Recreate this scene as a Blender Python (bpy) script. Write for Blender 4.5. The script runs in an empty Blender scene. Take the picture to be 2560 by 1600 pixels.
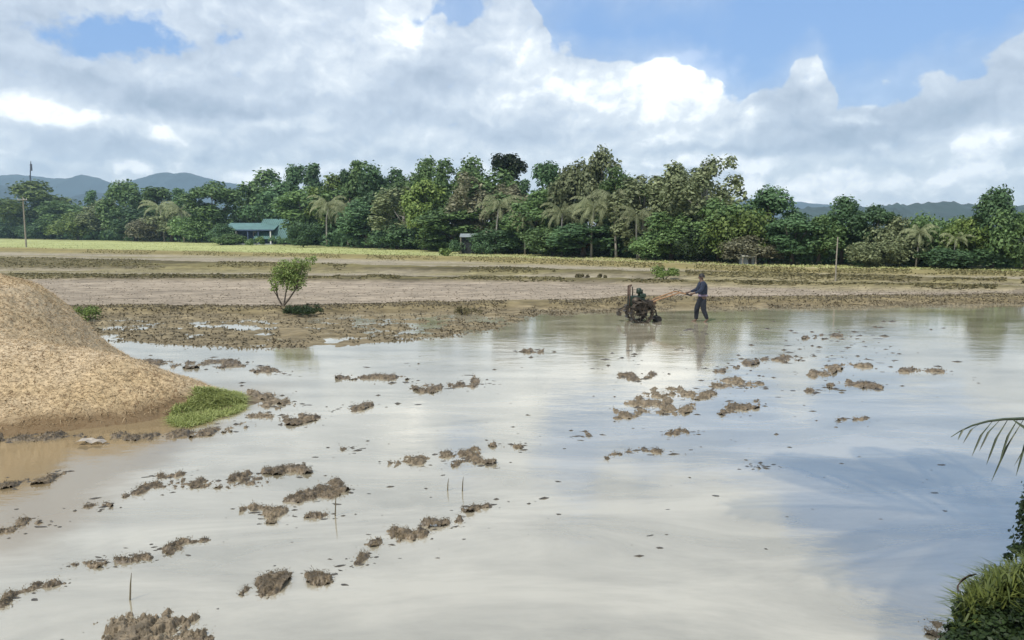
import bpy, bmesh, math, random
import numpy as np
from mathutils import Vector, Matrix

R = math.radians
scene = bpy.context.scene
COL = scene.collection
random.seed(7)
rng = np.random.default_rng(11)

# ------------------------------------------------------------------ camera model
F = 1920.0; HCAM = 3.03; P = math.atan(218 / F)
CP, SP = math.cos(P), math.sin(P)
def ray(px, py):
    x = (px - 1280) / F; v = (800 - py) / F
    return (x, CP + v * SP, -SP + v * CP)
def G(px, py, z=0.0):
    d = ray(px, py); t = (z - HCAM) / d[2]
    return Vector((d[0] * t, d[1] * t, z))
def At(px, py, Y):
    d = ray(px, py); t = Y / d[1]
    return Vector((d[0] * t, Y, HCAM + d[2] * t))
def project(X, Y, Z):
    """world -> photograph pixels (numpy)"""
    z = Z - HCAM
    dep = Y * CP - z * SP
    dep = np.maximum(dep, 0.05)
    up = Y * SP + z * CP
    return 1280 + X / dep * F, 800 - up / dep * F

cam = bpy.data.cameras.new('camera'); co = bpy.data.objects.new('camera', cam); COL.objects.link(co)
cam.sensor_width = 36; cam.lens = 27.0; cam.clip_start = 0.05; cam.clip_end = 30000
co.location = (0, 0, HCAM); co.rotation_euler = (math.pi / 2 - P, 0, 0)
scene.camera = co
scene.view_settings.view_transform = 'Standard'; scene.view_settings.look = 'None'
scene.view_settings.exposure = 0.38; scene.view_settings.gamma = 1.0

# ------------------------------------------------------------------ noise
def _hash(ix, iy, s):
    h = (ix.astype(np.int64) * 374761393 + iy.astype(np.int64) * 668265263 + s * 1442695041) & 0x7fffffff
    h = ((h ^ (h >> 13)) * 1274126177) & 0x7fffffff
    return ((h ^ (h >> 16)) & 0xffff) / 65535.0
def vnoise(x, y, s=0):
    ix = np.floor(x); iy = np.floor(y); fx = x - ix; fy = y - iy
    fx = fx * fx * (3 - 2 * fx); fy = fy * fy * (3 - 2 * fy)
    a = _hash(ix, iy, s); b = _hash(ix + 1, iy, s); c = _hash(ix, iy + 1, s); d = _hash(ix + 1, iy + 1, s)
    return a + (b - a) * fx + (c - a) * fy + (a - b - c + d) * fx * fy
def fbm(x, y, o=4, s=0, g=0.5):
    r = 0; a = 1; n = 0
    for i in range(o):
        r = r + a * vnoise(x * 2 ** i + 17.3 * i, y * 2 ** i + 5.1 * i, s + i); n += a; a *= g
    return r / n
def sstep(a, b, x):
    t = np.clip((x - a) / (b - a), 0, 1); return t * t * (3 - 2 * t)

# ------------------------------------------------------------------ helpers
def tag(o, label=None, cat=None, group=None, kind=None):
    if label: o['label'] = label
    if cat: o['category'] = cat
    if group: o['group'] = group
    if kind: o['kind'] = kind
    return o
def empty(name, loc=(0, 0, 0), rz=0.0):
    o = bpy.data.objects.new(name, None); COL.objects.link(o)
    o.location = loc; o.rotation_euler = (0, 0, rz); o.empty_display_size = 0.2
    return o
def link_mesh(name, me, mat, parent=None):
    if mat: me.materials.append(mat)
    o = bpy.data.objects.new(name, me); COL.objects.link(o)
    if parent: o.parent = parent
    return o
def np_mesh(name, V, Fq, smooth=False):
    """V (n,3) ; Fq (m,k) all faces same size"""
    me = bpy.data.meshes.new(name)
    V = np.asarray(V, dtype=np.float32); Fq = np.asarray(Fq, dtype=np.int32)
    m, k = Fq.shape
    me.vertices.add(len(V)); me.vertices.foreach_set('co', V.ravel())
    me.loops.add(m * k); me.loops.foreach_set('vertex_index', Fq.ravel())
    me.polygons.add(m)
    me.polygons.foreach_set('loop_start', np.arange(0, m * k, k, dtype=np.int32))
    me.polygons.foreach_set('loop_total', np.full(m, k, dtype=np.int32))
    if smooth: me.polygons.foreach_set('use_smooth', np.ones(m, dtype=bool))
    me.update(calc_edges=True)
    return me
def grid_faces(nr, nc):
    i = np.arange(nr - 1)[:, None] * nc + np.arange(nc - 1)[None, :]
    i = i.ravel()
    return np.stack([i, i + 1, i + nc + 1, i + nc], 1)
def col_attr(me, C):
    a = me.color_attributes.new('Col', 'FLOAT_COLOR', 'POINT')
    C4 = np.ones((len(C), 4), dtype=np.float32); C4[:, :3] = C
    a.data.foreach_set('color', C4.ravel())

class MB:
    def __init__(s): s.v = []; s.f = []
    def add(s, vs, fs):
        n = len(s.v); s.v += [tuple(v) for v in vs]; s.f += [[i + n for i in f] for f in fs]
    def box(s, c, d, rot=None):
        vs = []
        for x in (-.5, .5):
            for y in (-.5, .5):
                for z in (-.5, .5):
                    v = Vector((x * d[0], y * d[1], z * d[2]))
                    if rot is not None: v = rot @ v
                    vs.append(v + Vector(c))
        s.add(vs, [(0, 1, 3, 2), (4, 6, 7, 5), (0, 4, 5, 1), (2, 3, 7, 6), (0, 2, 6, 4), (1, 5, 7, 3)])
    def tube(s, pts, rad, seg=8, cap=True):
        pts = [Vector(p) for p in pts]; n = len(pts)
        if not hasattr(rad, '__len__'): rad = [rad] * n
        vs = []; up0 = None
        for i, p in enumerate(pts):
            t = (pts[min(i + 1, n - 1)] - pts[max(i - 1, 0)]).normalized()
            if up0 is None:
                up0 = Vector((0, 0, 1)) if abs(t.z) < .9 else Vector((1, 0, 0))
            a = t.cross(up0).normalized(); b = a.cross(t).normalized(); up0 = b
            for k in range(seg):
                an = 2 * math.pi * k / seg
                vs.append(p + (a * math.cos(an) + b * math.sin(an)) * rad[i])
        fs = []
        for i in range(n - 1):
            for k in range(seg):
                k2 = (k + 1) % seg
                fs.append((i * seg + k, i * seg + k2, (i + 1) * seg + k2, (i + 1) * seg + k))
        if cap:
            fs.append(tuple(range(seg))[::-1]); fs.append(tuple((n - 1) * seg + k for k in range(seg)))
        s.add(vs, fs)
    def cyl(s, a, b, r, seg=16): s.tube([a, b], r, seg)
    def torus(s, c, axis, r, rt, seg=20, sg=6):
        ax = Vector(axis).normalized()
        u = ax.orthogonal().normalized(); w = ax.cross(u)
        vs = []; fs = []
        for i in range(seg):
            t = 2 * math.pi * i / seg; dr = u * math.cos(t) + w * math.sin(t)
            for k in range(sg):
                q = 2 * math.pi * k / sg
                vs.append(Vector(c) + dr * (r + rt * math.cos(q)) + ax * rt * math.sin(q))
        for i in range(seg):
            for k in range(sg):
                fs.append((i * sg + k, ((i + 1) % seg) * sg + k, ((i + 1) % seg) * sg + (k + 1) % sg, i * sg + (k + 1) % sg))
        s.add(vs, fs)
    def build(s, name, mat, parent=None, smooth=False, bevel=0):
        me = bpy.data.meshes.new(name); me.from_pydata(s.v, [], s.f)
        if smooth: me.polygons.foreach_set('use_smooth', [True] * len(me.polygons))
        me.update()
        o = link_mesh(name, me, mat, parent)
        if bevel:
            m = o.modifiers.new('bevel', 'BEVEL'); m.width = bevel; m.segments = 2; m.limit_method = 'ANGLE'
        return o

# ------------------------------------------------------------------ materials
def nt(mat): mat.use_nodes = True; t = mat.node_tree; t.nodes.clear(); return t
def N(t, typ, **kw):
    n = t.nodes.new(typ)
    for k, v in kw.items():
        if k.startswith('i_'):
            n.inputs[k[2:].replace('_', ' ')].default_value = v
        else: setattr(n, k, v)
    return n
def simple_mat(name, col, rough=.7, metal=0, var=.25, scale=6, bump=.1, col2=None):
    m = bpy.data.materials.new(name); t = nt(m)
    o = N(t, 'ShaderNodeOutputMaterial'); b = N(t, 'ShaderNodeBsdfPrincipled')
    b.inputs['Roughness'].default_value = rough; b.inputs['Metallic'].default_value = metal
    tc = N(t, 'ShaderNodeTexCoord'); n = N(t, 'ShaderNodeTexNoise'); n.inputs['Scale'].default_value = scale; n.inputs['Detail'].default_value = 6
    cr = N(t, 'ShaderNodeValToRGB'); cr.color_ramp.elements[0].position = .3; cr.color_ramp.elements[1].position = .7
    c2 = col2 if col2 else tuple(min(1, c * (1 + var)) for c in col)
    cr.color_ramp.elements[0].color = (*[c * (1 - var) for c in col], 1); cr.color_ramp.elements[1].color = (*c2, 1)
    L = t.links.new
    L(tc.outputs['Object'], n.inputs['Vector']); L(n.outputs['Fac'], cr.inputs['Fac']); L(cr.outputs['Color'], b.inputs['Base Color'])
    if bump:
        bp = N(t, 'ShaderNodeBump'); bp.inputs['Strength'].default_value = bump; bp.inputs['Distance'].default_value = .02
        L(n.outputs['Fac'], bp.inputs['Height']); L(bp.outputs['Normal'], b.inputs['Normal'])
    L(b.outputs['BSDF'], o.inputs['Surface'])
    return m
def leaf_mat(name, dark, light, rough=.55, trans=.25, clump=1.2):
    """leaf colour varies leaf by leaf, twig by twig and tree by tree"""
    m = bpy.data.materials.new(name); t = nt(m); L = t.links.new
    o = N(t, 'ShaderNodeOutputMaterial'); b = N(t, 'ShaderNodeBsdfPrincipled'); tr = N(t, 'ShaderNodeBsdfTranslucent')
    mx = N(t, 'ShaderNodeMixShader'); mx.inputs[0].default_value = trans
    g = N(t, 'ShaderNodeNewGeometry'); oi = N(t, 'ShaderNodeObjectInfo'); tc = N(t, 'ShaderNodeTexCoord')
    n = N(t, 'ShaderNodeTexNoise'); n.inputs['Scale'].default_value = clump * 6; n.inputs['Detail'].default_value = 2
    L(tc.outputs['Object'], n.inputs['Vector'])
    a = N(t, 'ShaderNodeMath', operation='MULTIPLY_ADD'); a.inputs[1].default_value = .55
    L(g.outputs['Random Per Island'], a.inputs[0]); 
    a2 = N(t, 'ShaderNodeMath', operation='MULTIPLY_ADD'); a2.inputs[1].default_value = 1.1; a2.inputs[2].default_value = -.38
    L(n.outputs['Fac'], a2.inputs[0]); L(a2.outputs[0], a.inputs[2])
    mc = N(t, 'ShaderNodeMix', data_type='RGBA'); mc.inputs['A'].default_value = (*dark, 1); mc.inputs['B'].default_value = (*light, 1)
    L(a.outputs[0], mc.inputs['Factor'])
    hs = N(t, 'ShaderNodeHueSaturation'); L(mc.outputs['Result'], hs.inputs['Color'])
    v = N(t, 'ShaderNodeMapRange'); v.inputs['To Min'].default_value = .75; v.inputs['To Max'].default_value = 1.3
    L(oi.outputs['Random'], v.inputs['Value']); L(v.outputs[0], hs.inputs['Value'])
    b.inputs['Roughness'].default_value = rough; b.inputs['Specular IOR Level'].default_value = .3
    L(hs.outputs['Color'], b.inputs['Base Color']); L(hs.outputs['Color'], tr.inputs['Color'])
    L(b.outputs[0], mx.inputs[1]); L(tr.outputs[0], mx.inputs[2]); L(mx.outputs[0], o.inputs['Surface'])
    return m

M = {}
M['leaf_dark'] = leaf_mat('dark foliage', (.028, .062, .026), (.15, .26, .11))
M['leaf_mid'] = leaf_mat('mid green foliage', (.045, .09, .03), (.21, .32, .11))
M['leaf_yellow'] = leaf_mat('yellow green foliage', (.055, .10, .02), (.26, .34, .09))
M['leaf_olive'] = leaf_mat('olive foliage', (.07, .095, .04), (.33, .37, .19))
M['leaf_brown'] = leaf_mat('dry brown foliage', (.075, .08, .045), (.30, .29, .18))
M['leaf_palm'] = leaf_mat('palm fronds', (.09, .12, .05), (.44, .46, .26))
M['leaf_black'] = leaf_mat('deep green and shade-dark leaves', (.006, .014, .006), (.045, .075, .02))  # some low bushes use this darkness in place of shade
M['grass_bright'] = leaf_mat('fresh grass', (.10, .17, .03), (.30, .40, .11), clump=.5)
M['grass_dry'] = leaf_mat('dry weeds', (.07, .062, .028), (.24, .21, .10), clump=.15)
M['grass_sun'] = leaf_mat('bank grass', (.05, .075, .018), (.24, .28, .07), clump=1.5)
M['straw'] = leaf_mat('straw', (.09, .075, .045), (.24, .20, .13), clump=.2)
M['twig'] = leaf_mat('dark twigs', (.07, .052, .03), (.27, .215, .13), clump=.3)
M['bark'] = simple_mat('bark', (.11, .09, .07), .9, scale=3)
M['bark_pale'] = simple_mat('pale bark', (.34, .32, .28), .9, scale=3)
M['mud'] = simple_mat('wet mud', (.085, .062, .036), .5, var=.6, scale=14, bump=.8, col2=(.21, .16, .10))
M['mud_dark'] = simple_mat('dark wet mud', (.045, .036, .026), .4, var=.5, scale=14, bump=.8, col2=(.10, .085, .065))
M['mud2'] = simple_mat('drying mud', (.13, .10, .06), .7, var=.5, scale=11, bump=.8, col2=(.26, .205, .135))

# ------------------------------------------------------------------ world: sky and clouds
SUN_EL = R(55); SUN_DIR = Vector((-math.cos(SUN_EL) * math.cos(R(53)), -math.cos(SUN_EL) * math.sin(R(53)), math.sin(SUN_EL)))
world = bpy.data.worlds.new('World'); scene.world = world; world.use_nodes = True
def build_world():
    t = world.node_tree; t.nodes.clear(); L = t.links.new
    out = N(t, 'ShaderNodeOutputWorld'); bg = N(t, 'ShaderNodeBackground'); bg.inputs['Strength'].default_value = .1
    sky = N(t, 'ShaderNodeTexSky'); sky.sky_type = 'NISHITA'; sky.sun_disc = False
    sky.sun_elevation = SUN_EL; sky.sun_rotation = math.atan2(SUN_DIR.x, SUN_DIR.y)
    sky.air_density = 1.0; sky.dust_density = .6; sky.ozone_density = 1.6
    tc = N(t, 'ShaderNodeTexCoord'); sp = N(t, 'ShaderNodeSeparateXYZ'); L(tc.outputs['Generated'], sp.inputs[0])
    def mth(op, a, b=None, c=None, clamp=False):
        n = N(t, 'ShaderNodeMath', operation=op); n.use_clamp = clamp
        for i, q in enumerate((a, b, c)):
            if q is None: continue
            if isinstance(q, (int, float)): n.inputs[i].default_value = q
            else: L(q, n.inputs[i])
        return n.outputs[0]
    def mapr(x, a, b, c=0., d=1., smooth=False):
        n = N(t, 'ShaderNodeMapRange'); n.clamp = True
        if smooth: n.interpolation_type = 'SMOOTHSTEP'
        L(x, n.inputs['Value']); n.inputs['From Min'].default_value = a; n.inputs['From Max'].default_value = b
        n.inputs['To Min'].default_value = c; n.inputs['To Max'].default_value = d
        return n.outputs[0]
    az = mth('MULTIPLY', mth('ARCTAN2', sp.outputs[0], sp.outputs[1]), 57.2958)
    el = mth('MULTIPLY', mth('ARCSINE', sp.outputs[2]), 57.2958)
    comb = N(t, 'ShaderNodeCombineXYZ'); L(az, comb.inputs[0]); L(el, comb.inputs[1])
    def noise(vec, scale, det, rough=.55, dist=0., off=(0, 0, 0), stretch=(1, 1.3, 1)):
        mp = N(t, 'ShaderNodeMapping'); mp.inputs['Location'].default_value = off; mp.inputs['Scale'].default_value = stretch
        L(vec, mp.inputs['Vector'])
        n = N(t, 'ShaderNodeTexNoise', noise_dimensions='2D'); n.inputs['Scale'].default_value = scale; n.inputs['Detail'].default_value = det
        n.inputs['Roughness'].default_value = rough; n.inputs['Distortion'].default_value = dist
        L(mp.outputs[0], n.inputs['Vector']); return n
    # warp
    wn = noise(comb.outputs[0], .22, 4, .6)
    vs = N(t, 'ShaderNodeVectorMath', operation='SUBTRACT'); L(wn.outputs['Color'], vs.inputs[0]); vs.inputs[1].default_value = (.5, .5, .5)
    vm = N(t, 'ShaderNodeVectorMath', operation='MULTIPLY'); L(vs.outputs[0], vm.inputs[0]); vm.inputs[1].default_value = (4.2, 2.4, 0)
    va = N(t, 'ShaderNodeVectorMath', operation='ADD'); L(comb.outputs[0], va.inputs[0]); L(vm.outputs[0], va.inputs[1])
    W = va.outputs[0]
    sw = N(t, 'ShaderNodeSeparateXYZ'); L(W, sw.inputs[0]); wx, wy = sw.outputs[0], sw.outputs[1]
    def AE(px, py):
        d = ray(px, py); return math.degrees(math.atan2(d[0], d[1])), math.degrees(math.atan2(d[2], math.hypot(d[0], d[1])))
    def curve(pts):
        n = N(t, 'ShaderNodeFloatCurve'); c = n.mapping.curves[0]
        pts = sorted(((a + 180) / 360, e / 60) for a, e in pts)
        c.points[0].location = (0, pts[0][1]); c.points[1].location = (1, pts[-1][1])
        for x, y in pts: c.points.new(x, y)
        for p in c.points: p.handle_type = 'AUTO_CLAMPED'
        n.mapping.update()
        L(mth('MULTIPLY_ADD', az, 1 / 360, .5), n.inputs['Value'])
        return mth('MULTIPLY', n.outputs[0], 60)
    top = curve([(-180, 40), (-90, 30)] + [AE(x, y) for x, y in
        [(0, -400), (600, -300), (880, -150), (985, 22), (1060, 48), (1180, 40), (1235, 8), (1330, 12), (1375, 95), (1430, 112), (1500, 150), (1580, 150),
         (1680, 140), (1760, 178), (1830, 232), (1910, 226), (1965, 150), (2040, 134), (2075, 180), (2110, 222), (2200, 218), (2290, 190), (2360, 165), (2460, 158), (2530, 110), (2600, 60)]] + [(50, 18), (90, 20), (180, 40)])
    upper = curve([(-180, 12), (-60, 8), (-20, 10), (-10, 13.5), (-4, 16), (2, 16.8), (8, 16.6), (14, 16.6), (18, 18.5), (22, 21), (26, 23), (30, 24.5), (36, 25), (60, 20), (180, 12)])
    nb = noise(comb.outputs[0], .20, 8, .46, .2, (3.1, 7.7, 0))
    nbc = mth('SUBTRACT', nb.outputs['Fac'], .5)
    vo = N(t, 'ShaderNodeTexVoronoi', voronoi_dimensions='2D'); vo.feature = 'SMOOTH_F1'; vo.inputs['Scale'].default_value = .55; vo.inputs['Smoothness'].default_value = .6
    mpv = N(t, 'ShaderNodeMapping'); mpv.inputs['Scale'].default_value = (1, 1.25, 1); L(W, mpv.inputs['Vector']); L(mpv.outputs[0], vo.inputs['Vector'])
    bil = mth('SUBTRACT', .45, vo.outputs['Distance'])
    cov1 = mth('ADD', mth('MULTIPLY', mth('SUBTRACT', top, el), .55), mth('ADD', mth('MULTIPLY', nbc, 2.0), mth('MULTIPLY', bil, .7)))
    cov2 = mth('ADD', mth('MULTIPLY', mth('SUBTRACT', el, upper), .35), mth('MULTIPLY', nbc, 2.6))
    cov = mth('MAXIMUM', cov1, cov2)
    def blob(px, py, rx, ry, warp=True):
        a, e = AE(px, py); s = 57.3 / F
        x = mth('MULTIPLY', mth('SUBTRACT', wx if warp else az, a), 1 / (rx * s)); y = mth('MULTIPLY', mth('SUBTRACT', wy if warp else el, e), 1 / (ry * s))
        d = mth('SQRT', mth('ADD', mth('MULTIPLY', x, x), mth('MULTIPLY', y, y)))
        return mapr(d, .1, 1.0, 1, 0, True)
    def sumb(lst):
        r = None
        for *b, w in lst:
            q = mth('MULTIPLY', blob(*b), w); r = q if r is None else mth('ADD', r, q)
        return r
    nh = noise(comb.outputs[0], .8, 6, .6, .1, (1, 2, 0))
    nhc = mth('SUBTRACT', nh.outputs['Fac'], .5)
    holes = sumb([(215, 100, 150, 60, 1.0), (330, 80, 150, 70, 1.2), (565, 100, 45, 35, .75)])
    hole_on = mth('MULTIPLY_ADD', nhc, 1.6, holes)
    holeA = mapr(hole_on, .15, 1.15, 1, 0, True)
    alpha = mth('MULTIPLY', mapr(cov, .0, .34, 0, 1, True), holeA)
    wisp = mapr(cov, -1.1, .2, 0, .30, True)
    alpha = mth('MAXIMUM', alpha, mth('MULTIPLY', wisp, holeA))
    # shading of the clouds: relief lit from above left, bright heads, grey bellies
    nb2 = noise(comb.outputs[0], .20, 8, .46, .2, (3.1 + .3, 7.7 - .8, 0))
    relief = mth('SUBTRACT', nb.outputs['Fac'], nb2.outputs['Fac'])
    fine = noise(W, .6, 7, .52, .3, (9, 4, 0), (1, 1.5, 1)); finec = mth('SUBTRACT', fine.outputs['Fac'], .5)
    big = noise(comb.outputs[0], .12, 3, .5, .3, (5, 1, 0), (1, 2.6, 1)); bigc = mth('SUBTRACT', big.outputs['Fac'], .5)
    bright = sumb([(1660, 230, 330, 170, .55), (1340, 230, 210, 150, .42), (1700, 170, 170, 70, .25), (1290, 110, 110, 90, .25), (60, 265, 190, 60, .42), (300, 305, 260, 45, .33), (1000, 60, 150, 120, .3), (760, 100, 240, 130, .22),
                   (850, 215, 130, 40, .2), (700, 310, 160, 30, .28), (1010, 90, 70, 60, .2), (2010, 160, 90, 60, .3), (1890, 290, 40, 60, .36), (2150, 300, 60, 30, .5), (2200, 360, 60, 22, .4), (2430, 330, 120, 60, .35), (2180, 255, 60, 22, .3),
                   (1900, 400, 330, 40, .26), (2150, 455, 420, 40, .26), (560, 430, 400, 30, .18), (310, 425, 60, 22, .35), (1250, 410, 300, 60, .2), (40, 410, 200, 20, .1), (2480, 430, 120, 60, .2),
                   (1100, 340, 120, 40, .16)])
    dark = sumb([(500, 270, 240, 50, .50), (250, 215, 160, 60, .35), (80, 40, 260, 60, .30), (1000, 290, 160, 50, .18), (1300, 320, 160, 60, .30), (1370, 260, 90, 40, .3), (1560, 330, 90, 25, .22),
                 (2120, 360, 260, 70, .42), (1960, 270, 200, 80, .28), (2350, 290, 260, 70, .35), (2480, 180, 150, 60, .25), (330, 365, 110, 40, .3), (1100, 210, 140, 60, .18), (1760, 375, 320, 22, .28), (900, 390, 300, 30, .16), (490, 385, 40, 25, .25), (80, 330, 120, 30, .1),
                 (1750, 430, 260, 14, .15)])
    vo2 = N(t, 'ShaderNodeTexVoronoi', voronoi_dimensions='2D'); vo2.feature = 'SMOOTH_F1'; vo2.inputs['Scale'].default_value = .8; vo2.inputs['Smoothness'].default_value = .5; vo2.inputs['Detail'].default_value = 2; L(mpv.outputs[0], vo2.inputs['Vector'])
    bil2 = mth('SUBTRACT', .42, vo2.outputs['Distance'])
    sh = mth('ADD', mth('MULTIPLY_ADD', relief, 1.05, .46), mth('ADD', mth('MULTIPLY', finec, .22), mth('ADD', mth('MULTIPLY', bil2, .16), mth('MULTIPLY', bigc, .35))))
    sh = mth('ADD', sh, mth('SUBTRACT', mth('MULTIPLY', bright, .92), mth('MULTIPLY', dark, .88)))
    sh = mth('ADD', sh, mth('ADD', mapr(el, 15, 24, .04, -.08), mapr(el, 0, 10, .40, 0)))
    cr = N(t, 'ShaderNodeValToRGB'); L(sh, cr.inputs[0])
    e = cr.color_ramp.elements; e[0].position = 0; e[0].color = (3.3, 4.0, 5.0, 1); e[1].position = 1; e[1].color = (11.5, 11.6, 11.6, 1)
    for p_, c_ in ((.25, (4.35, 5.0, 6.0)), (.52, (5.6, 6.25, 7.15)), (.78, (7.6, 8.1, 8.6))):
        q = e.new(p_); q.color = (*c_, 1)
    mx = N(t, 'ShaderNodeMix', data_type='RGBA'); L(alpha, mx.inputs['Factor'])
    # clear sky, slightly lifted by thin cirrus veil
    sk = N(t, 'ShaderNodeMix', data_type='RGBA'); sk.inputs['Factor'].default_value = .6; L(sky.outputs[0], sk.inputs['A']); sk.inputs['B'].default_value = (2.1, 3.9, 7.7, 1)
    L(sk.outputs['Result'], mx.inputs['A']); L(cr.outputs[0], mx.inputs['B'])
    L(mx.outputs['Result'], bg.inputs['Color']); L(bg.outputs[0], out.inputs['Surface'])
build_world()
world.cycles.sampling_method = 'MANUAL'; world.cycles.sample_map_resolution = 512

sun = bpy.data.lights.new('sun', 'SUN'); sun.energy = 3.2; sun.angle = R(.55); sun.color = (1, .95, .87)
so = bpy.data.objects.new('sun', sun); COL.objects.link(so); so.location = (0, 0, 60)
so.rotation_euler = SUN_DIR.to_track_quat('Z', 'Y').to_euler()

# ------------------------------------------------------------------ ground
XS = [0, 640, 1280, 1920, 2560]
def band(*ys, xs=XS): return lambda px: np.interp(px, xs, ys)
b_tree = band(597, 612, 640, 668, 683)
b_grass = band(622, 636, 650, 677, 690)
b_olive = band(634, 646, 664, 690, 700)
b_f1 = band(650, 666, 682, 698, 716)
b_bund1 = band(680, 680, 692, 708, 722)
b_f2 = band(692, 697, 701, 716, 728)
b_bund2 = band(704, 707, 711, 722, 733)
XM = [0, 640, 1280, 1600, 1920, 2560]
b_f3 = band(776, 776, 763, 752, 750, 745, xs=XM)
b_bund3 = band(787, 788, 774, 766, 763, 756, xs=XM)
b_mud = band(862, 856, 872, 884, 880, 866, 850, 832, 797, 790, 785, 776, 766, xs=[0, 250, 450, 640, 860, 950, 1100, 1250, 1330, 1500, 1700, 2050, 2560])

C_ = lambda *a: np.array(a, dtype=float)
c_grass = C_(.36, .38, .16); c_olive = C_(.24, .20, .085); c_field = C_(.28, .245, .18); c_pink = C_(.30, .25, .19); c_bund = C_(.095, .08, .04)
c_weed = C_(.19, .155, .095); c_mud = C_(.16, .13, .09); c_bank = C_(.09, .08, .04); c_soil = C_(.15, .12, .08)

def ground_fn(X, Y):
    """height and colour of the paddies"""
    front = Y > 4.5
    px, py = project(X, np.maximum(Y, 4.5), np.zeros_like(X))
    n1 = fbm(X * .35, Y * .35, 4, 3); n2 = fbm(X * 1.6, Y * 1.6, 4, 8); n3 = fbm(X * .09, Y * .09, 3, 21); n4 = fbm(X * .12, Y * .9, 4, 31)
    j = (n1 - .5) * 5 * np.clip((py - 590) / 80, .15, 2.2)          # wobble of the edges
    p = py + j
    Z = np.full(X.shape, -.16); Cc = np.tile(c_mud, X.shape + (1,)).astype(float)
    def put(mask, z, c):
        nonlocal Z, Cc
        Z = Z * (1 - mask) + z * mask; Cc = Cc * (1 - mask[..., None]) + c * mask[..., None]
    w = 2.0
    below = lambda b: sstep(w, -w, p - b(px))                        # 1 where farther than the line b
    # wet weedy strip
    wet = sstep(30, -20, p + (n2 - .5) * 44 + (n4 - .5) * 30 - b_mud(px))
    zst = .012 + (n2 - .47) * .30 + (n1 - .5) * .12 + (n4 - .5) * .10
    put(wet, zst, c_weed * (0.65 + .7 * n2[..., None]))
    put(below(b_bund3), .16 + .12 * n2, C_(.19, .155, .085) * (.7 + .6 * n2[..., None]))
    put(below(b_f3), .09 + .05 * n2, c_pink * (.55 + .55 * n4[..., None] + .35 * n2[..., None]))
    put(below(b_bund2), .26 + .1 * n2, c_bund * (.55 + 1.3 * n3[..., None]) * (.7 + .6 * n2[..., None]))
    put(below(b_f2), .12, c_field * (.75 + .5 * n4[..., None]))
    put(below(b_bund1), .36 + .15 * n2, c_bund * (.4 + 1.5 * n3[..., None]) * (.7 + .6 * n2[..., None]))
    put(below(b_f1), .16, c_field * (.8 + .5 * n4[..., None]))
    put(below(b_olive), .25 + .1 * n2, c_olive * (.7 + .6 * n4[..., None]))
    rt = sstep(900, 1700, px)[..., None]
    put(below(b_grass), .30, (c_grass * (1 - rt) + C_(.40, .35, .20) * rt) * (.72 + .56 * n4[..., None]))
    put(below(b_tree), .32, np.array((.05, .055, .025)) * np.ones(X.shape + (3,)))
    pt0 = sstep(.50, .66, fbm(X * .05 + 3, Y * .30, 4, 55)) * sstep(b_bund2(px) + 2, b_bund2(px) - 4, py) * sstep(b_grass(px), b_grass(px) + 5, py) * .7
    put(pt0, Z + .03, C_(.20, .175, .075) * (.7 + .6 * n2[..., None]))
    # broken patches on the right-hand fields
    rr = sstep(1500, 1900, px) * sstep(b_tree(px), b_tree(px) + 8, py) * sstep(740, 728, py)
    pt = sstep(.50, .62, fbm(X * .10 + 9, Y * .28, 3, 77)) * rr
    put(pt * .5, Z + .04, C_(.24, .21, .10) * (.8 + .5 * n2[..., None]))
    # the bank the camera stands on, and its grassy shoulder at the right
    bank = 1.45 * sstep(3.4, .8, Y + (n1 - .5) * .5) * sstep(-9, -5, Y) 
    sh_ = .95 * np.exp(-(((X - 3.75) / 1.15) ** 2 + ((Y - 3.55) / .95) ** 2) ** 1.5)
    sh2 = 1.3 * sstep(3.2, 4.8, X - .25 * Y) * sstep(8, 5.5, Y)
    bb = np.maximum(np.maximum(bank, sh_), sh2)
    mk = sstep(.02, .2, bb)
    Z = np.where(bb > .01, np.maximum(Z, -.16 + bb + (n2 - .5) * .08 * mk), Z)
    Cc = Cc * (1 - mk[..., None]) + c_bank * mk[..., None]
    beh = Y < -8; Z = np.where(beh, .4, Z)
    # soil under the heap
    hp = np.maximum(sstep(4.6, 2.6, np.hypot(X + 10.4, (Y - 14.8) * 1.0)), sstep(1.9, .7, np.hypot(np.maximum(0, np.maximum(-9.5 - X, X + 5.6)), Y - 13.4)))
    Z = np.maximum(Z, -.16 + hp * .19 + (n2 - .5) * .10 * hp)
    Cc = Cc * (1 - hp[..., None]) + c_soil * (.6 + .8 * n2[..., None]) * hp[..., None]
    return Z, Cc

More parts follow.
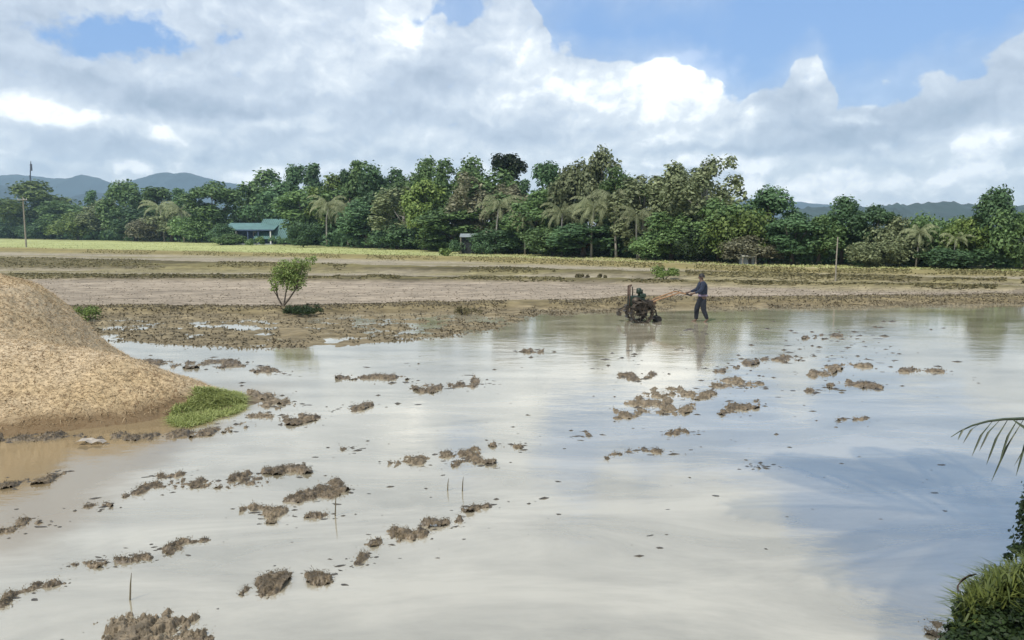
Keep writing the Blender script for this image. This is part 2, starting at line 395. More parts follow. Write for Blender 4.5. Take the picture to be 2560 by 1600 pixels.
def make_ground():
    pys = np.concatenate([np.array([-60, -30, -15, -8, -5, -3, -1.5, -.5, .3, 1, 1.6, 2.2, 2.8, 3.4, 4.0, 4.5])])
    rows = list(pys)
    for py in np.arange(1740, 589, -1.7):
        d = ray(1280, py); y = d[1] * (-HCAM / d[2])
        if y > rows[-1] + .004: rows.append(y)
    rows += [900, 1200, 1700, 2500, 4000, 7000]
    Ys = np.array(rows)
    s = np.concatenate([[-9, -6, -4, -3, -2.2, -1.7, -1.35, -1.1, -.95, -.85, -.78], np.linspace(-.72, .72, 620), [.78, .85, .95, 1.1, 1.35, 1.7, 2.2, 3, 4, 6, 9]])
    Y2 = np.repeat(Ys[:, None], len(s), 1); X2 = s[None, :] * np.sqrt(Y2 ** 2 + 9)
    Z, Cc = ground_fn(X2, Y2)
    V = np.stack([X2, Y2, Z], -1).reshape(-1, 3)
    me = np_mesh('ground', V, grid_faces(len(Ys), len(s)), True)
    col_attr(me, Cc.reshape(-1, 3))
    m = bpy.data.materials.new('paddy soil'); t = nt(m); L = t.links.new
    o = N(t, 'ShaderNodeOutputMaterial'); b = N(t, 'ShaderNodeBsdfPrincipled'); b.inputs['Roughness'].default_value = .95; b.inputs['Specular IOR Level'].default_value = .15
    a = N(t, 'ShaderNodeAttribute', attribute_name='Col'); tc = N(t, 'ShaderNodeTexCoord')
    n1 = N(t, 'ShaderNodeTexNoise'); n1.inputs['Scale'].default_value = 2.2; n1.inputs['Detail'].default_value = 9; n1.inputs['Roughness'].default_value = .7
    mp = N(t, 'ShaderNodeMapping'); mp.inputs['Scale'].default_value = (.45, 1.6, 1); L(tc.outputs['Object'], mp.inputs[0]); L(mp.outputs[0], n1.inputs['Vector'])
    r = N(t, 'ShaderNodeMapRange'); r.inputs['From Min'].default_value = .3; r.inputs['From Max'].default_value = .7; r.inputs['To Min'].default_value = .42; r.inputs['To Max'].default_value = 1.5
    L(n1.outputs['Fac'], r.inputs['Value'])
    mu = N(t, 'ShaderNodeVectorMath', operation='SCALE'); L(a.outputs['Color'], mu.inputs[0]); L(r.outputs[0], mu.inputs['Scale'])
    L(mu.outputs[0], b.inputs['Base Color'])
    bp = N(t, 'ShaderNodeBump'); bp.inputs['Strength'].default_value = .6; bp.inputs['Distance'].default_value = .08; L(n1.outputs['Fac'], bp.inputs['Height']); L(bp.outputs[0], b.inputs['Normal'])
    L(b.outputs[0], o.inputs[0])
    tag(link_mesh('ground', me, m), kind='structure')
make_ground()
def gz(X, Y):
    z, _ = ground_fn(np.array([[float(X)]]), np.array([[float(Y)]])); return float(z[0, 0])

# ------------------------------------------------------------------ water
def make_water():
    mb = MB(); 
    xs = np.linspace(-60, 80, 29); ysr = np.linspace(-4, 60, 17)
    V = np.array([(x, y, 0) for y in ysr for x in xs]); me = np_mesh('water', V, grid_faces(len(ysr), len(xs)))
    m = bpy.data.materials.new('muddy water'); t = nt(m); L = t.links.new
    o = N(t, 'ShaderNodeOutputMaterial'); df = N(t, 'ShaderNodeBsdfDiffuse'); gl = N(t, 'ShaderNodeBsdfGlossy'); mx = N(t, 'ShaderNodeMixShader')
    tc = N(t, 'ShaderNodeTexCoord')
    n = N(t, 'ShaderNodeTexNoise'); n.inputs['Scale'].default_value = .45; n.inputs['Detail'].default_value = 8; n.inputs['Roughness'].default_value = .62; n.inputs['Distortion'].default_value = .6
    mq = N(t, 'ShaderNodeMapping'); mq.inputs['Rotation'].default_value = (0, 0, R(-38)); mq.inputs['Scale'].default_value = (.7, 2.0, 1); L(tc.outputs['Object'], mq.inputs[0]); L(mq.outputs[0], n.inputs['Vector'])
    cr = N(t, 'ShaderNodeValToRGB'); cr.color_ramp.elements[0].position = .37; cr.color_ramp.elements[1].position = .62
    cr.color_ramp.elements[0].color = (.25, .22, .15, 1); cr.color_ramp.elements[1].color = (.45, .405, .305, 1)
    L(n.outputs['Fac'], cr.inputs[0])
    # sediment washed out of the tan heap keeps the water beside it brown and shallow
    sx = N(t, 'ShaderNodeSeparateXYZ'); L(tc.outputs['Object'], sx.inputs[0])
    pa = N(t, 'ShaderNodeMath', operation='MULTIPLY_ADD'); L(n.outputs['Fac'], pa.inputs[0]); pa.inputs[1].default_value = 1.6; L(sx.outputs[0], pa.inputs[2])
    pm = N(t, 'ShaderNodeMapRange'); pm.interpolation_type = 'SMOOTHSTEP'; L(pa.outputs[0], pm.inputs['Value']); pm.inputs['From Min'].default_value = -3.3; pm.inputs['From Max'].default_value = -4.2; pm.inputs['To Min'].default_value = 0; pm.inputs['To Max'].default_value = 1
    py_ = N(t, 'ShaderNodeMapRange'); py_.interpolation_type = 'SMOOTHSTEP'; L(sx.outputs[1], py_.inputs['Value']); py_.inputs['From Min'].default_value = 6.2; py_.inputs['From Max'].default_value = 7.4
    pf = N(t, 'ShaderNodeMapRange'); pf.interpolation_type = 'SMOOTHSTEP'; L(sx.outputs[1], pf.inputs['Value']); pf.inputs['From Min'].default_value = 16.0; pf.inputs['From Max'].default_value = 13.5
    p1 = N(t, 'ShaderNodeMath', operation='MULTIPLY'); L(pm.outputs[0], p1.inputs[0]); L(py_.outputs[0], p1.inputs[1])
    plume = N(t, 'ShaderNodeMath', operation='MULTIPLY'); L(p1.outputs[0], plume.inputs[0]); L(pf.outputs[0], plume.inputs[1])
    pc = N(t, 'ShaderNodeMix', data_type='RGBA'); L(plume.outputs[0], pc.inputs['Factor']); L(cr.outputs[0], pc.inputs['A']); pc.inputs['B'].default_value = (.235, .18, .105, 1)
    L(pc.outputs['Result'], df.inputs['Color'])
    gl.inputs['Color'].default_value = (1, .97, .905, 1); gl.inputs['Roughness'].default_value = .045
    # ripples: long low undulation + faint breeze patches
    mp = N(t, 'ShaderNodeMapping'); mp.inputs['Scale'].default_value = (1.0, 1.8, 1); L(tc.outputs['Object'], mp.inputs[0])
    w1 = N(t, 'ShaderNodeTexNoise'); w1.inputs['Scale'].default_value = 1.3; w1.inputs['Detail'].default_value = 7; w1.inputs['Roughness'].default_value = .6; L(mp.outputs[0], w1.inputs['Vector'])
    w2 = N(t, 'ShaderNodeTexNoise'); w2.inputs['Scale'].default_value = .22; w2.inputs['Detail'].default_value = 2; L(tc.outputs['Object'], w2.inputs['Vector'])
    ms = N(t, 'ShaderNodeMapRange'); ms.inputs['From Min'].default_value = .4; ms.inputs['From Max'].default_value = .7; ms.inputs['To Min'].default_value = .3; ms.inputs['To Max'].default_value = 1.0
    L(w2.outputs['Fac'], ms.inputs['Value'])
    mm = N(t, 'ShaderNodeMath', operation='MULTIPLY'); L(w1.outputs['Fac'], mm.inputs[0]); L(ms.outputs[0], mm.inputs[1])
    bp = N(t, 'ShaderNodeBump'); bp.inputs['Strength'].default_value = .20; bp.inputs['Distance'].default_value = .05; L(mm.outputs[0], bp.inputs['Height'])
    L(bp.outputs[0], gl.inputs['Normal'])
    fr = N(t, 'ShaderNodeFresnel'); fr.inputs['IOR'].default_value = 2.2
    r = N(t, 'ShaderNodeMapRange'); L(fr.outputs[0], r.inputs['Value']); r.inputs['From Min'].default_value = .1; r.inputs['From Max'].default_value = .85; r.inputs['To Min'].default_value = .34; r.inputs['To Max'].default_value = .88
    q1 = N(t, 'ShaderNodeMath', operation='MULTIPLY_ADD'); L(plume.outputs[0], q1.inputs[0]); q1.inputs[1].default_value = -.25; q1.inputs[2].default_value = 1
    q2 = N(t, 'ShaderNodeMath', operation='MULTIPLY'); L(r.outputs[0], q2.inputs[0]); L(q1.outputs[0], q2.inputs[1])
    L(q2.outputs[0], mx.inputs[0]); L(df.outputs[0], mx.inputs[1]); L(gl.outputs[0], mx.inputs[2]); L(mx.outputs[0], o.inputs[0])
    tag(link_mesh('water', me, m), kind='structure')
make_water()

# ------------------------------------------------------------------ blades / leaves
def blades_mesh(name, Pts, h, w, lean=.5, seed=1):
    """Pts (n,3); h, w arrays; each blade = 2-segment tapered strip"""
    r = np.random.default_rng(seed); n = len(Pts)
    a = r.uniform(0, 2 * np.pi, n); ld = r.uniform(0, 2 * np.pi, n); ln = r.uniform(.1, 1, n) * lean
    h = np.broadcast_to(h, n) * r.uniform(.6, 1.25, n); w = np.broadcast_to(w, n)
    wx = np.stack([np.cos(a), np.sin(a), np.zeros(n)], 1) * (w / 2)[:, None]
    d = np.stack([np.cos(ld), np.sin(ld), np.zeros(n)], 1)
    up = np.array([0, 0, 1.0])
    p1 = Pts + up * (h * .55)[:, None] + d * (h * ln * .3)[:, None]
    p2 = Pts + up * (h * (1 - ln * .35))[:, None] + d * (h * ln)[:, None]
    V = np.stack([Pts - wx, Pts + wx, p1 + wx * .8, p1 - wx * .8, p2 + wx * .1, p2 - wx * .1], 1).reshape(-1, 3)
    i = np.arange(n)[:, None] * 6
    Fq = np.concatenate([i + np.array([[0, 1, 2, 3]]), i + np.array([[3, 2, 4, 5]])], 0)
    return np_mesh(name, V, Fq)

def leaves_mesh(name, C, S, nrm, seed=1, aspect=.6):
    """diamond leaf faces at C with size S facing about nrm"""
    r = np.random.default_rng(seed); n = len(C)
    nn = nrm + r.normal(0, .55, (n, 3)); nn /= np.linalg.norm(nn, axis=1)[:, None] + 1e-9
    q = r.normal(0, 1, (n, 3)); u = np.cross(nn, q); u /= np.linalg.norm(u, axis=1)[:, None] + 1e-9
    v = np.cross(nn, u); S = S[:, None]
    V = np.stack([C - u * S, C - v * S * aspect, C + u * S, C + v * S * aspect], 1).reshape(-1, 3)
    Fq = np.arange(n * 4).reshape(-1, 4)
    return np_mesh(name, V, Fq)

def crown_mesh(name, lobes, n, leaf, seed, vert=1.0):
    r = np.random.default_rng(seed); lobes = np.array(lobes)
    wts = lobes[:, 3] ** 2; idx = r.choice(len(lobes), n, p=wts / wts.sum())
    d = r.normal(0, 1, (n, 3)); d /= np.linalg.norm(d, axis=1)[:, None]
    d[:, 2] = np.where(d[:, 2] < -.55, -d[:, 2], d[:, 2])
    rad = lobes[idx, 3] * np.clip(r.normal(.86, .2, n), .2, 1.35)
    C = lobes[idx, :3] + d * rad[:, None] * np.array([1, 1, vert])
    return leaves_mesh(name, C, leaf * r.uniform(.6, 1.5, n), d + np.array([0, 0, .4]), seed)

def trunk_mb(lobes, rad, seed, base_z=0.0, h0=.45):
    r = random.Random(seed); mb = MB()
    fork = Vector((r.uniform(-.02, .02), r.uniform(-.02, .02), h0))
    mb.tube([(0, 0, -.03), (fork.x * .4, fork.y * .4, h0 * .5), fork, (fork.x * 1.6, fork.y * 1.6, h0 + .25)], [rad * 1.35, rad, rad * .75, rad * .3], 7)
    for l in sorted(lobes, key=lambda q: -q[3])[:6]:
        e = Vector(l[:3]); s = Vector((fork.x * .6, fork.y * .6, h0 * r.uniform(.65, 1.0)))
        mid = (s + e) / 2 + Vector((0, 0, -.03)); mb.tube([s, mid, e], [rad * .5, rad * .33, rad * .12], 5)
    return mb

def make_lobes(seed, rx, rz, cz, n, r0, r1, taper=0):
    r = random.Random(seed); out = []
    for i in range(n):
        while True:
            x, y, z = r.uniform(-1, 1), r.uniform(-1, 1), r.uniform(-1, 1)
            if .15 < x * x + y * y + z * z < 1: break
        k = 1 - taper * max(0, z)
        out.append((x * rx * k, y * rx * k, cz + z * rz, r.uniform(r0, r1)))
    return out

SPEC = {}
def species(key, lobes, n, leaf, rad, seed, h0=.4, bark='bark', vert=1.0):
    SPEC[key] = (crown_mesh(key + '_crown', lobes, n, leaf, seed, vert), lobes, rad, seed, h0, bark)
species('round1', make_lobes(1, .27, .34, .56, 26, .09, .15), 7600, .019, .022, 1, .3)
species('round2', make_lobes(2, .32, .33, .56, 30, .08, .14), 7600, .019, .022, 2, .3)
species('round3', make_lobes(31, .25, .38, .52, 32, .07, .12), 7600, .018, .02, 3, .3)
species('slim1', make_lobes(4, .10, .40, .52, 20, .06, .095, .4), 5000, .017, .016, 4)
species('slim2', make_lobes(5, .13, .38, .54, 19, .06, .10, .2), 5000, .017, .016, 5)
species('cone1', make_lobes(6, .27, .38, .50, 30, .07, .12, .65), 7600, .018, .02, 6, .3)
species('bush1', make_lobes(7, .42, .34, .44, 24, .14, .22), 6000, .026, .02, 7, .25)
species('bush2', make_lobes(8, .50, .32, .42, 26, .13, .2), 6400, .026, .02, 8, .25)
species('feather1', make_lobes(9, .25, .42, .52, 40, .045, .085), 6400, .015, .016, 9, .5, 'bark_pale', 1.5)
species('feather2', make_lobes(10, .28, .42, .52, 44, .045, .08), 6800, .015, .016, 10, .5, 'bark_pale', 1.5)
species('top1', make_lobes(12, .15, .12, .84, 10, .06, .09), 2600, .015, .014, 12, .7, 'bark')

def palm_meshes(seed, nf=20, L_=.46):
    r = random.Random(seed); V = []; Fq = []
    def quad(a, b, c, d):
        n = len(V); V.extend([tuple(a), tuple(b), tuple(c), tuple(d)]); Fq.append((n, n + 1, n + 2, n + 3))
    top = Vector((.03 * r.uniform(-1, 1), .03 * r.uniform(-1, 1), .74))
    for i in range(nf):
        az = 2 * math.pi * i / nf + r.uniform(-.2, .2); up = (-.1 + 1.35 * ((i * .618) % 1)) * r.uniform(.8, 1.1); ln = L_ * r.uniform(.8, 1.1)
        dh = Vector((math.cos(az), math.sin(az), 0)); side = Vector((-math.sin(az), math.cos(az), 0))
        pts = []; p = top.copy(); ang = up; st = 10
        for k in range(st + 1):
            pts.append(p.copy()); p = p + (dh * math.cos(ang) + Vector((0, 0, 1)) * math.sin(ang)) * (ln / st); ang -= (.10 + .028 * k)
        for k in range(st):
            a, b = pts[k], pts[k + 1]; w = .0022
            quad(a - side * w, a + side * w, b + side * w, b - side * w)
            ll = .075 * math.sin(math.pi * min(1, (k + 1.2) / (st + 1.2))) ** .6
            for sgn in (-1, 1):
                for q in range(4):
                    s0 = a.lerp(b, (q + .1) / 4); s1 = a.lerp(b, (q + .5) / 4)
                    dr = (side * sgn * .75 + (b - a).normalized() * .45 + Vector((0, 0, -.75 - r.uniform(0, .6)))).normalized() * ll * r.uniform(.75, 1.15)
                    m_ = (s0 + s1) / 2
                    quad(s0, s1, m_ + dr + (b - a) * .12, m_ + dr)
    me = np_mesh('palm_crown', np.array(V), np.array(Fq))
    mb = MB(); bx, by = r.uniform(-.08, .08), r.uniform(-.04, .04)
    mb.tube([(bx, by, -.02), (bx * .75, by * .7, .2), (bx * .3, by * .3, .5), (top.x, top.y, .74)], [.020, .014, .012, .011], 7)
    return me, mb
PALM = [palm_meshes(50 + i, nf) for i, nf in enumerate((20, 17, 23))]

proto = {}
def plant_tree(name, kind, leafm, px, topy, wpx, label, cat, group, depth=1.0, basey=None, rz=None, bark=None):
    """kind: species; placed where its foot stands on the ground, crown top at topy"""
    by = float(b_tree(px)) if basey is None else basey
    D0 = G(px, by).y * depth
    base = Vector(((px - 1280) / F * D0 / CP, D0, 0)); 
    zb = .3
    pt = At(px, topy, D0); H = pt.z - zb
    W = wpx / F * D0
    key = (kind, leafm)
    root = empty(name, (At(px, topy, D0).x, D0, zb), rz if rz is not None else random.uniform(0, 6.28))
    if key not in proto:
        if kind.startswith('palm'):
            me, mb = PALM[int(kind[4:])]; me = me.copy()
            sp = 2 * .30; lo = None; brk = 'bark_pale'
            tr = mb.build('trunk', M[brk], root, True)
        else:
            me0, lobes, rad, seed, h0, brk = SPEC[kind]; me = me0.copy()
            tr = trunk_mb(lobes, rad, seed, h0=h0).build('trunk', M[bark or brk], root, True)
        cr = link_mesh('crown', me, M[leafm], root)
        v = np.empty(len(me.vertices) * 3, dtype=np.float32); me.vertices.foreach_get('co', v); v = v.reshape(-1, 3)
        wid = np.percentile(v[:, 0], 98) - np.percentile(v[:, 0], 2); hi = np.percentile(v[:, 2], 99.5)
        proto[key] = (tr, cr, wid, hi)
    else:
        tr0, cr0, wid, hi = proto[key]
        tr = tr0.copy(); cr = cr0.copy(); COL.objects.link(tr); COL.objects.link(cr); tr.parent = root; cr.parent = root
    sxy = W / wid; sz = H / hi
    if kind.startswith('palm'): sxy = sz * 1.1
    else: sxy *= 1.14
    root.scale = (sxy, sxy, sz)
    tag(root, label, cat, group)
    return root

TG = 'trees of the belt behind the fields'; PG = 'coconut palms in the tree belt'
T = [
 # left stretch
 ('broadleaf_tree', 'round1', 'leaf_dark', -15, 492, 110, 'dark tree cut by the left edge of the photo', 1.0),
 ('broadleaf_tree', 'round2', 'leaf_yellow', 78, 455, 150, 'yellow-green domed tree behind the utility pole at far left', 1.02),
 ('broadleaf_tree', 'bush1', 'leaf_dark', 30, 540, 90, 'low dark tree at the foot of the utility pole', .97),
 ('broadleaf_tree', 'bush2', 'leaf_dark', 110, 560, 90, 'low dark bushy tree right of the utility pole', .95),
 ('broadleaf_tree', 'round3', 'leaf_mid', 150, 505, 90, 'mid-green tree under the gap where the darker hill shows', 1.0),
 ('broadleaf_tree', 'bush1', 'leaf_yellow', 190, 530, 110, 'low spreading yellow-green tree left of the thin dark spike of a tree', .96),
 ('slender_tree', 'slim1', 'leaf_dark', 229, 478, 28, 'thin dark spike of a tree in front of the blue hills', 1.05),
 ('broadleaf_tree', 'round2', 'leaf_olive', 262, 500, 90, 'greyish tree just left of the tall green one below the white cloud gap', 1.04),
 ('broadleaf_tree', 'cone1', 'leaf_mid', 305, 455, 100, 'tall pointed green tree below the bright cloud gap at left', 1.0),
 ('broadleaf_tree', 'round3', 'leaf_dark', 335, 520, 80, 'dark mid-height tree in front of the pointed green one', .97),
 ('broadleaf_tree', 'slim2', 'leaf_mid', 385, 470, 60, 'narrow green tree against the rounded blue hill', 1.03),
 ('broadleaf_tree', 'bush1', 'leaf_brown', 375, 545, 90, 'brownish dried tree with a rusty patch, left of the teal-roofed house', .96),
 ('slender_tree', 'slim1', 'leaf_dark', 446, 473, 34, 'thin dark tree rising before the rounded blue hill', 1.04),
 ('broadleaf_tree', 'round1', 'leaf_olive', 425, 520, 90, 'grey-olive tree between the brownish one and the teal-roofed house', .99),
 ('broadleaf_tree', 'round3', 'leaf_mid', 530, 457, 95, 'tall mid-green tree left of the house, beside a gap of sky', 1.0),
 ('broadleaf_tree', 'bush2', 'leaf_mid', 488, 540, 90, 'low leafy tree beside the left end of the house', .96),
 ('broadleaf_tree', 'bush1', 'leaf_dark', 555, 560, 60, 'dark bush-like tree touching the left end of the porch', .84),
 # centre
 ('broadleaf_tree', 'round2', 'leaf_mid', 668, 428, 125, 'broad green tree standing right behind the teal roof', 1.2),
 ('broadleaf_tree', 'round1', 'leaf_dark', 620, 470, 80, 'dark tree behind the left half of the teal roof', 1.22),
 ('slender_tree', 'slim2', 'leaf_dark', 742, 415, 44, 'first of two narrow tree tops right of the broad one behind the roof', 1.12),
 ('slender_tree', 'slim1', 'leaf_dark', 783, 412, 40, 'second of two narrow tree tops right of the broad one behind the roof', 1.12),
 ('broadleaf_tree', 'round3', 'leaf_mid', 765, 470, 110, 'dense green tree below the two narrow tops', 1.05),
 ('broadleaf_tree', 'round2', 'leaf_yellow', 832, 440, 90, 'yellow-tinged tree left of the tallest narrow column', 1.08),
 ('slender_tree', 'slim1', 'leaf_mid', 898, 405, 48, 'tallest narrow green column left of centre', 1.1),
 ('slender_tree', 'slim2', 'leaf_dark', 862, 428, 40, 'shorter dark column just left of the tallest narrow one', 1.12),
 ('broadleaf_tree', 'round1', 'leaf_dark', 965, 418, 95, 'round blue-green tree top left of the twin domes', 1.08),
 ('broadleaf_tree', 'round3', 'leaf_dark', 915, 500, 100, 'dark leafy tree beside the white-trunked palm', 1.0),
 ('broadleaf_tree', 'feather1', 'leaf_olive', 1010, 470, 110, 'thin grey-green tree with twigs showing, below the round blue-green top', 1.02),
 ('broadleaf_tree', 'round2', 'leaf_mid', 1068, 400, 90, 'left one of the twin domed trees at centre', 1.08),
 ('broadleaf_tree', 'round1', 'leaf_mid', 1140, 398, 100, 'right one of the twin domed trees at centre', 1.1),
 ('broadleaf_tree', 'cone1', 'leaf_yellow', 1062, 455, 100, 'bright green tree in front of the left dome', 1.0),
 ('broadleaf_tree', 'feather2', 'leaf_brown', 1190, 440, 130, 'grey-brown sparse tree between the twin domes and the dark tuft', 1.04),
 ('emergent_tree', 'top1', 'leaf_black', 1265, 386, 66, 'dark tufted crown standing alone above the belt at centre', 1.15),
 ('broadleaf_tree', 'feather2', 'leaf_brown', 1275, 462, 110, 'greyish airy tree under the right side of the dark tufted crown', 1.06),
 ('slender_tree', 'slim1', 'leaf_dark', 1312, 452, 32, 'small dark column right of the dark tufted crown', 1.1),
 ('broadleaf_tree', 'round3', 'leaf_mid', 1130, 520, 120, 'lower green tree above the grey hut roof', .99),
 ('broadleaf_tree', 'slim2', 'leaf_dark', 1368, 408, 60, 'square-topped teal green tree right of the sky notch', 1.1),
 ('broadleaf_tree', 'round2', 'leaf_mid', 1350, 480, 130, 'wide green tree under the square-topped one', 1.03),
 ('broadleaf_tree', 'round1', 'leaf_olive', 1440, 412, 100, 'olive tree between the square-topped one and the highest crown', 1.07),
 ('broadleaf_tree', 'cone1', 'leaf_olive', 1505, 378, 95, 'highest pointed crown of the whole belt', 1.08),
 ('broadleaf_tree', 'round3', 'leaf_mid', 1548, 425, 80, 'green tree on the right shoulder of the highest crown', 1.05),
 ('broadleaf_tree', 'feather1', 'leaf_olive', 1610, 442, 120, 'pale olive airy tree above the tractor', 1.04),
 ('broadleaf_tree', 'round2', 'leaf_olive', 1688, 412, 110, 'full olive crown left of the feathery last tall one', 1.06),
 ('broadleaf_tree', 'feather2', 'leaf_olive', 1770, 398, 150, 'feathery tall tree ending the high part of the belt above the farmer', 1.04),
 ('broadleaf_tree', 'round3', 'leaf_dark', 1460, 560, 130, 'dark low tree under the big drooping palm', .98),
 ('broadleaf_tree', 'round1', 'leaf_mid', 1680, 530, 120, 'green tree below the full olive crown', .99),
 ('broadleaf_tree', 'bush1', 'leaf_black', 1745, 570, 90, 'nearly black bush just above and behind the farmer', .97),
 ('broadleaf_tree', 'bush2', 'leaf_dark', 1250, 575, 130, 'low dark tree under the first centre palm', .98),
 ('broadleaf_tree', 'bush1', 'leaf_mid', 1105, 590, 100, 'low green tree left of the grey hut', .98),
 ('broadleaf_tree', 'round3', 'leaf_mid', 1800, 500, 90, 'green tree filling in under the feathery last tall one', 1.0),
 ('broadleaf_tree', 'round2', 'leaf_dark', 705, 458, 120, 'dark tree filling the gap right of the broad one behind the teal roof', 1.16),
 ('broadleaf_tree', 'round3', 'leaf_mid', 870, 462, 120, 'green tree behind the whitish-trunked palm crown', 1.12),
 ('broadleaf_tree', 'round1', 'leaf_mid', 1010, 440, 120, 'green tree between the round blue-green top and the left dome', 1.14),
 ('broadleaf_tree', 'round3', 'leaf_mid', 1240, 430, 125, 'green tree under the dark tufted crown, behind the grey-brown sparse one', 1.12),
 ('broadleaf_tree', 'round1', 'leaf_mid', 1300, 490, 130, 'green tree closing the sky notch left of the square-topped one', 1.08),
 ('broadleaf_tree', 'round2', 'leaf_mid', 1400, 440, 120, 'green tree right behind the square-topped one', 1.12),
 ('broadleaf_tree', 'round1', 'leaf_olive', 1575, 455, 120, 'olive tree behind the palm above the tractor', 1.12),
 ('broadleaf_tree', 'round3', 'leaf_mid', 1650, 450, 120, 'green tree between the airy olive one and the full olive crown', 1.12),
 ('broadleaf_tree', 'feather1', 'leaf_olive', 1735, 425, 120, 'feathery crown just left of the last tall one', 1.1),
 ('broadleaf_tree', 'bush1', 'leaf_mid', 575, 585, 66, 'low green tree screening the left end of the house', .83),
 ('broadleaf_tree', 'bush2', 'leaf_dark', 756, 556, 60, 'dark low tree overlapping the right end of the teal roof', .87),
 ('broadleaf_tree', 'bush1', 'leaf_dark', 990, 560, 120, 'low dark tree right of the whitish-trunked palm', .98),
 ('broadleaf_tree', 'bush2', 'leaf_mid', 1380, 570, 120, 'low green tree left of the biggest palm', .98),
 ('broadleaf_tree', 'bush1', 'leaf_mid', 1640, 580, 110, 'low green tree between the tractor palm and the black bush', .975),
 # right stretch
 ('broadleaf_tree', 'bush2', 'leaf_yellow', 1850, 525, 130, 'bright yellow-green rounded tree right of the farmer', 1.0),
 ('broadleaf_tree', 'cone1', 'leaf_dark', 1932, 472, 120, 'dark pyramid-shaped tree right of the farmer', 1.06),
 ('broadleaf_tree', 'bush1', 'leaf_brown', 1880, 590, 110, 'brownish low tree around the pale shed roof', .97),
 ('broadleaf_tree', 'round3', 'leaf_dark', 1985, 540, 100, 'dark tree between the pyramid-shaped one and the domed one', .99),
 ('broadleaf_tree', 'round2', 'leaf_dark', 2112, 494, 105, 'dark domed tree at the centre of the lower right belt', 1.03),
 ('broadleaf_tree', 'round1', 'leaf_mid', 2050, 540, 90, 'green tree on the left side of the dark domed one', 1.0),
 ('broadleaf_tree', 'round3', 'leaf_dark', 2185, 516, 80, 'dark tree touching the right side of the domed one', 1.02),
 ('broadleaf_tree', 'bush1', 'leaf_olive', 2255, 545, 110, 'olive tree below the left end of the dark wooded ridge', 1.0),
 ('broadleaf_tree', 'bush2', 'leaf_mid', 2335, 540, 120, 'mid-green low tree below the middle of the wooded ridge', 1.02),
 ('broadleaf_tree', 'bush1', 'leaf_yellow', 2420, 545, 110, 'light green tree just left of the tall dark one at right', 1.0),
 ('broadleaf_tree', 'cone1', 'leaf_dark', 2492, 472, 95, 'tall dark pointed tree near the right edge', 1.0),
 ('broadleaf_tree', 'bush2', 'leaf_mid', 2570, 525, 120, 'green tree cut by the right edge of the photo', .98),
 ('broadleaf_tree', 'bush2', 'leaf_olive', 2190, 605, 110, 'low greyish tree at the field edge under the dark domed one', .97),
 ('broadleaf_tree', 'bush2', 'leaf_dark', 2390, 620, 130, 'low dark tree at the field edge under the light green one', .97),
]
for nm, kd, lm, px, ty, w, lab, dp in T:
    plant_tree(nm, kd, lm, px, ty, w, lab, 'tree', TG, dp)
Pm = [
 ('palm0', 865, 500, 130, 'coconut palm with a whitish trunk left of centre', 1.0, 'leaf_palm'),
 ('palm1', 1245, 488, 150, 'coconut palm below and left of the dark tufted crown', .98, 'leaf_palm'),
 ('palm2', 1480, 490, 190, 'biggest coconut palm with long drooping fronds near centre', .97, 'leaf_palm'),
 ('palm0', 1590, 515, 160, 'coconut palm right of the biggest one, above the tractor', .97, 'leaf_palm'),
 ('palm1', 400, 500, 110, 'left of two small palms before the rounded blue hill', .97, 'leaf_palm'),
 ('palm2', 455, 505, 110, 'right of two small palms before the rounded blue hill', .98, 'leaf_palm'),
 ('palm0', 640, 508, 100, 'palm with greyish fronds hanging over the teal roof', 1.16, 'leaf_brown'),
 ('palm2', 815, 488, 130, 'small-crowned palm just left of the whitish-trunked one', 1.0, 'leaf_palm'),
 ('palm0', 1405, 505, 140, 'slim palm left of the biggest one', .99, 'leaf_palm'),
 ('palm1', 1535, 470, 140, 'palm crown showing high between the biggest one and the tractor one', 1.0, 'leaf_palm'),
 ('palm2', 1310, 530, 120, 'low palm right of the one under the tufted crown', .985, 'leaf_palm'),
 ('palm0', 2300, 560, 100, 'short palm below the wooded ridge', .975, 'leaf_palm'),
 ('palm1', 2390, 580, 90, 'short palm in the lower right part of the belt', .97, 'leaf_palm'),
]
for kd, px, ty, w, lab, dp, lm in Pm:
    plant_tree('coconut_palm', kd, lm, px, ty, w, lab, 'palm', PG, dp)

# undergrowth filling the foot of the belt: one uncountable mass
def undergrowth():
    r = np.random.default_rng(5); Cs = []; Ss = []; Ns = []
    for px in np.arange(-260, 2860, 9.0):
        by = float(b_tree(np.clip(px, 0, 2560))); dp = r.uniform(1.0, 1.2)
        if 545 < px < 750: dp = r.uniform(1.16, 1.25)
        D0 = G(px, by).y * dp
        h = r.uniform(35, 105) * (1.0 if px > 560 else .75)
        q = At(px, by - h * .45, D0); rad = h * .5 / F * D0
        n = 150
        d = r.normal(0, 1, (n, 3)); d /= np.linalg.norm(d, axis=1)[:, None]
        C = np.array(q) + d * rad * np.clip(r.normal(.8, .25, (n, 1)), .1, 1.3) * np.array([1.3, .9, 1])
        C[:, 2] = np.maximum(C[:, 2], .1)
        Cs.append(C); Ss.append(np.full(n, .0030 * D0) * r.uniform(.6, 1.4, n)); Ns.append(d)
    me = leaves_mesh('undergrowth', np.concatenate(Cs), np.concatenate(Ss), np.concatenate(Ns), 3)
    tag(link_mesh('undergrowth', me, M['leaf_dark']), 'dense dark undergrowth along the foot of the tree belt', 'undergrowth', kind='stuff')
undergrowth()

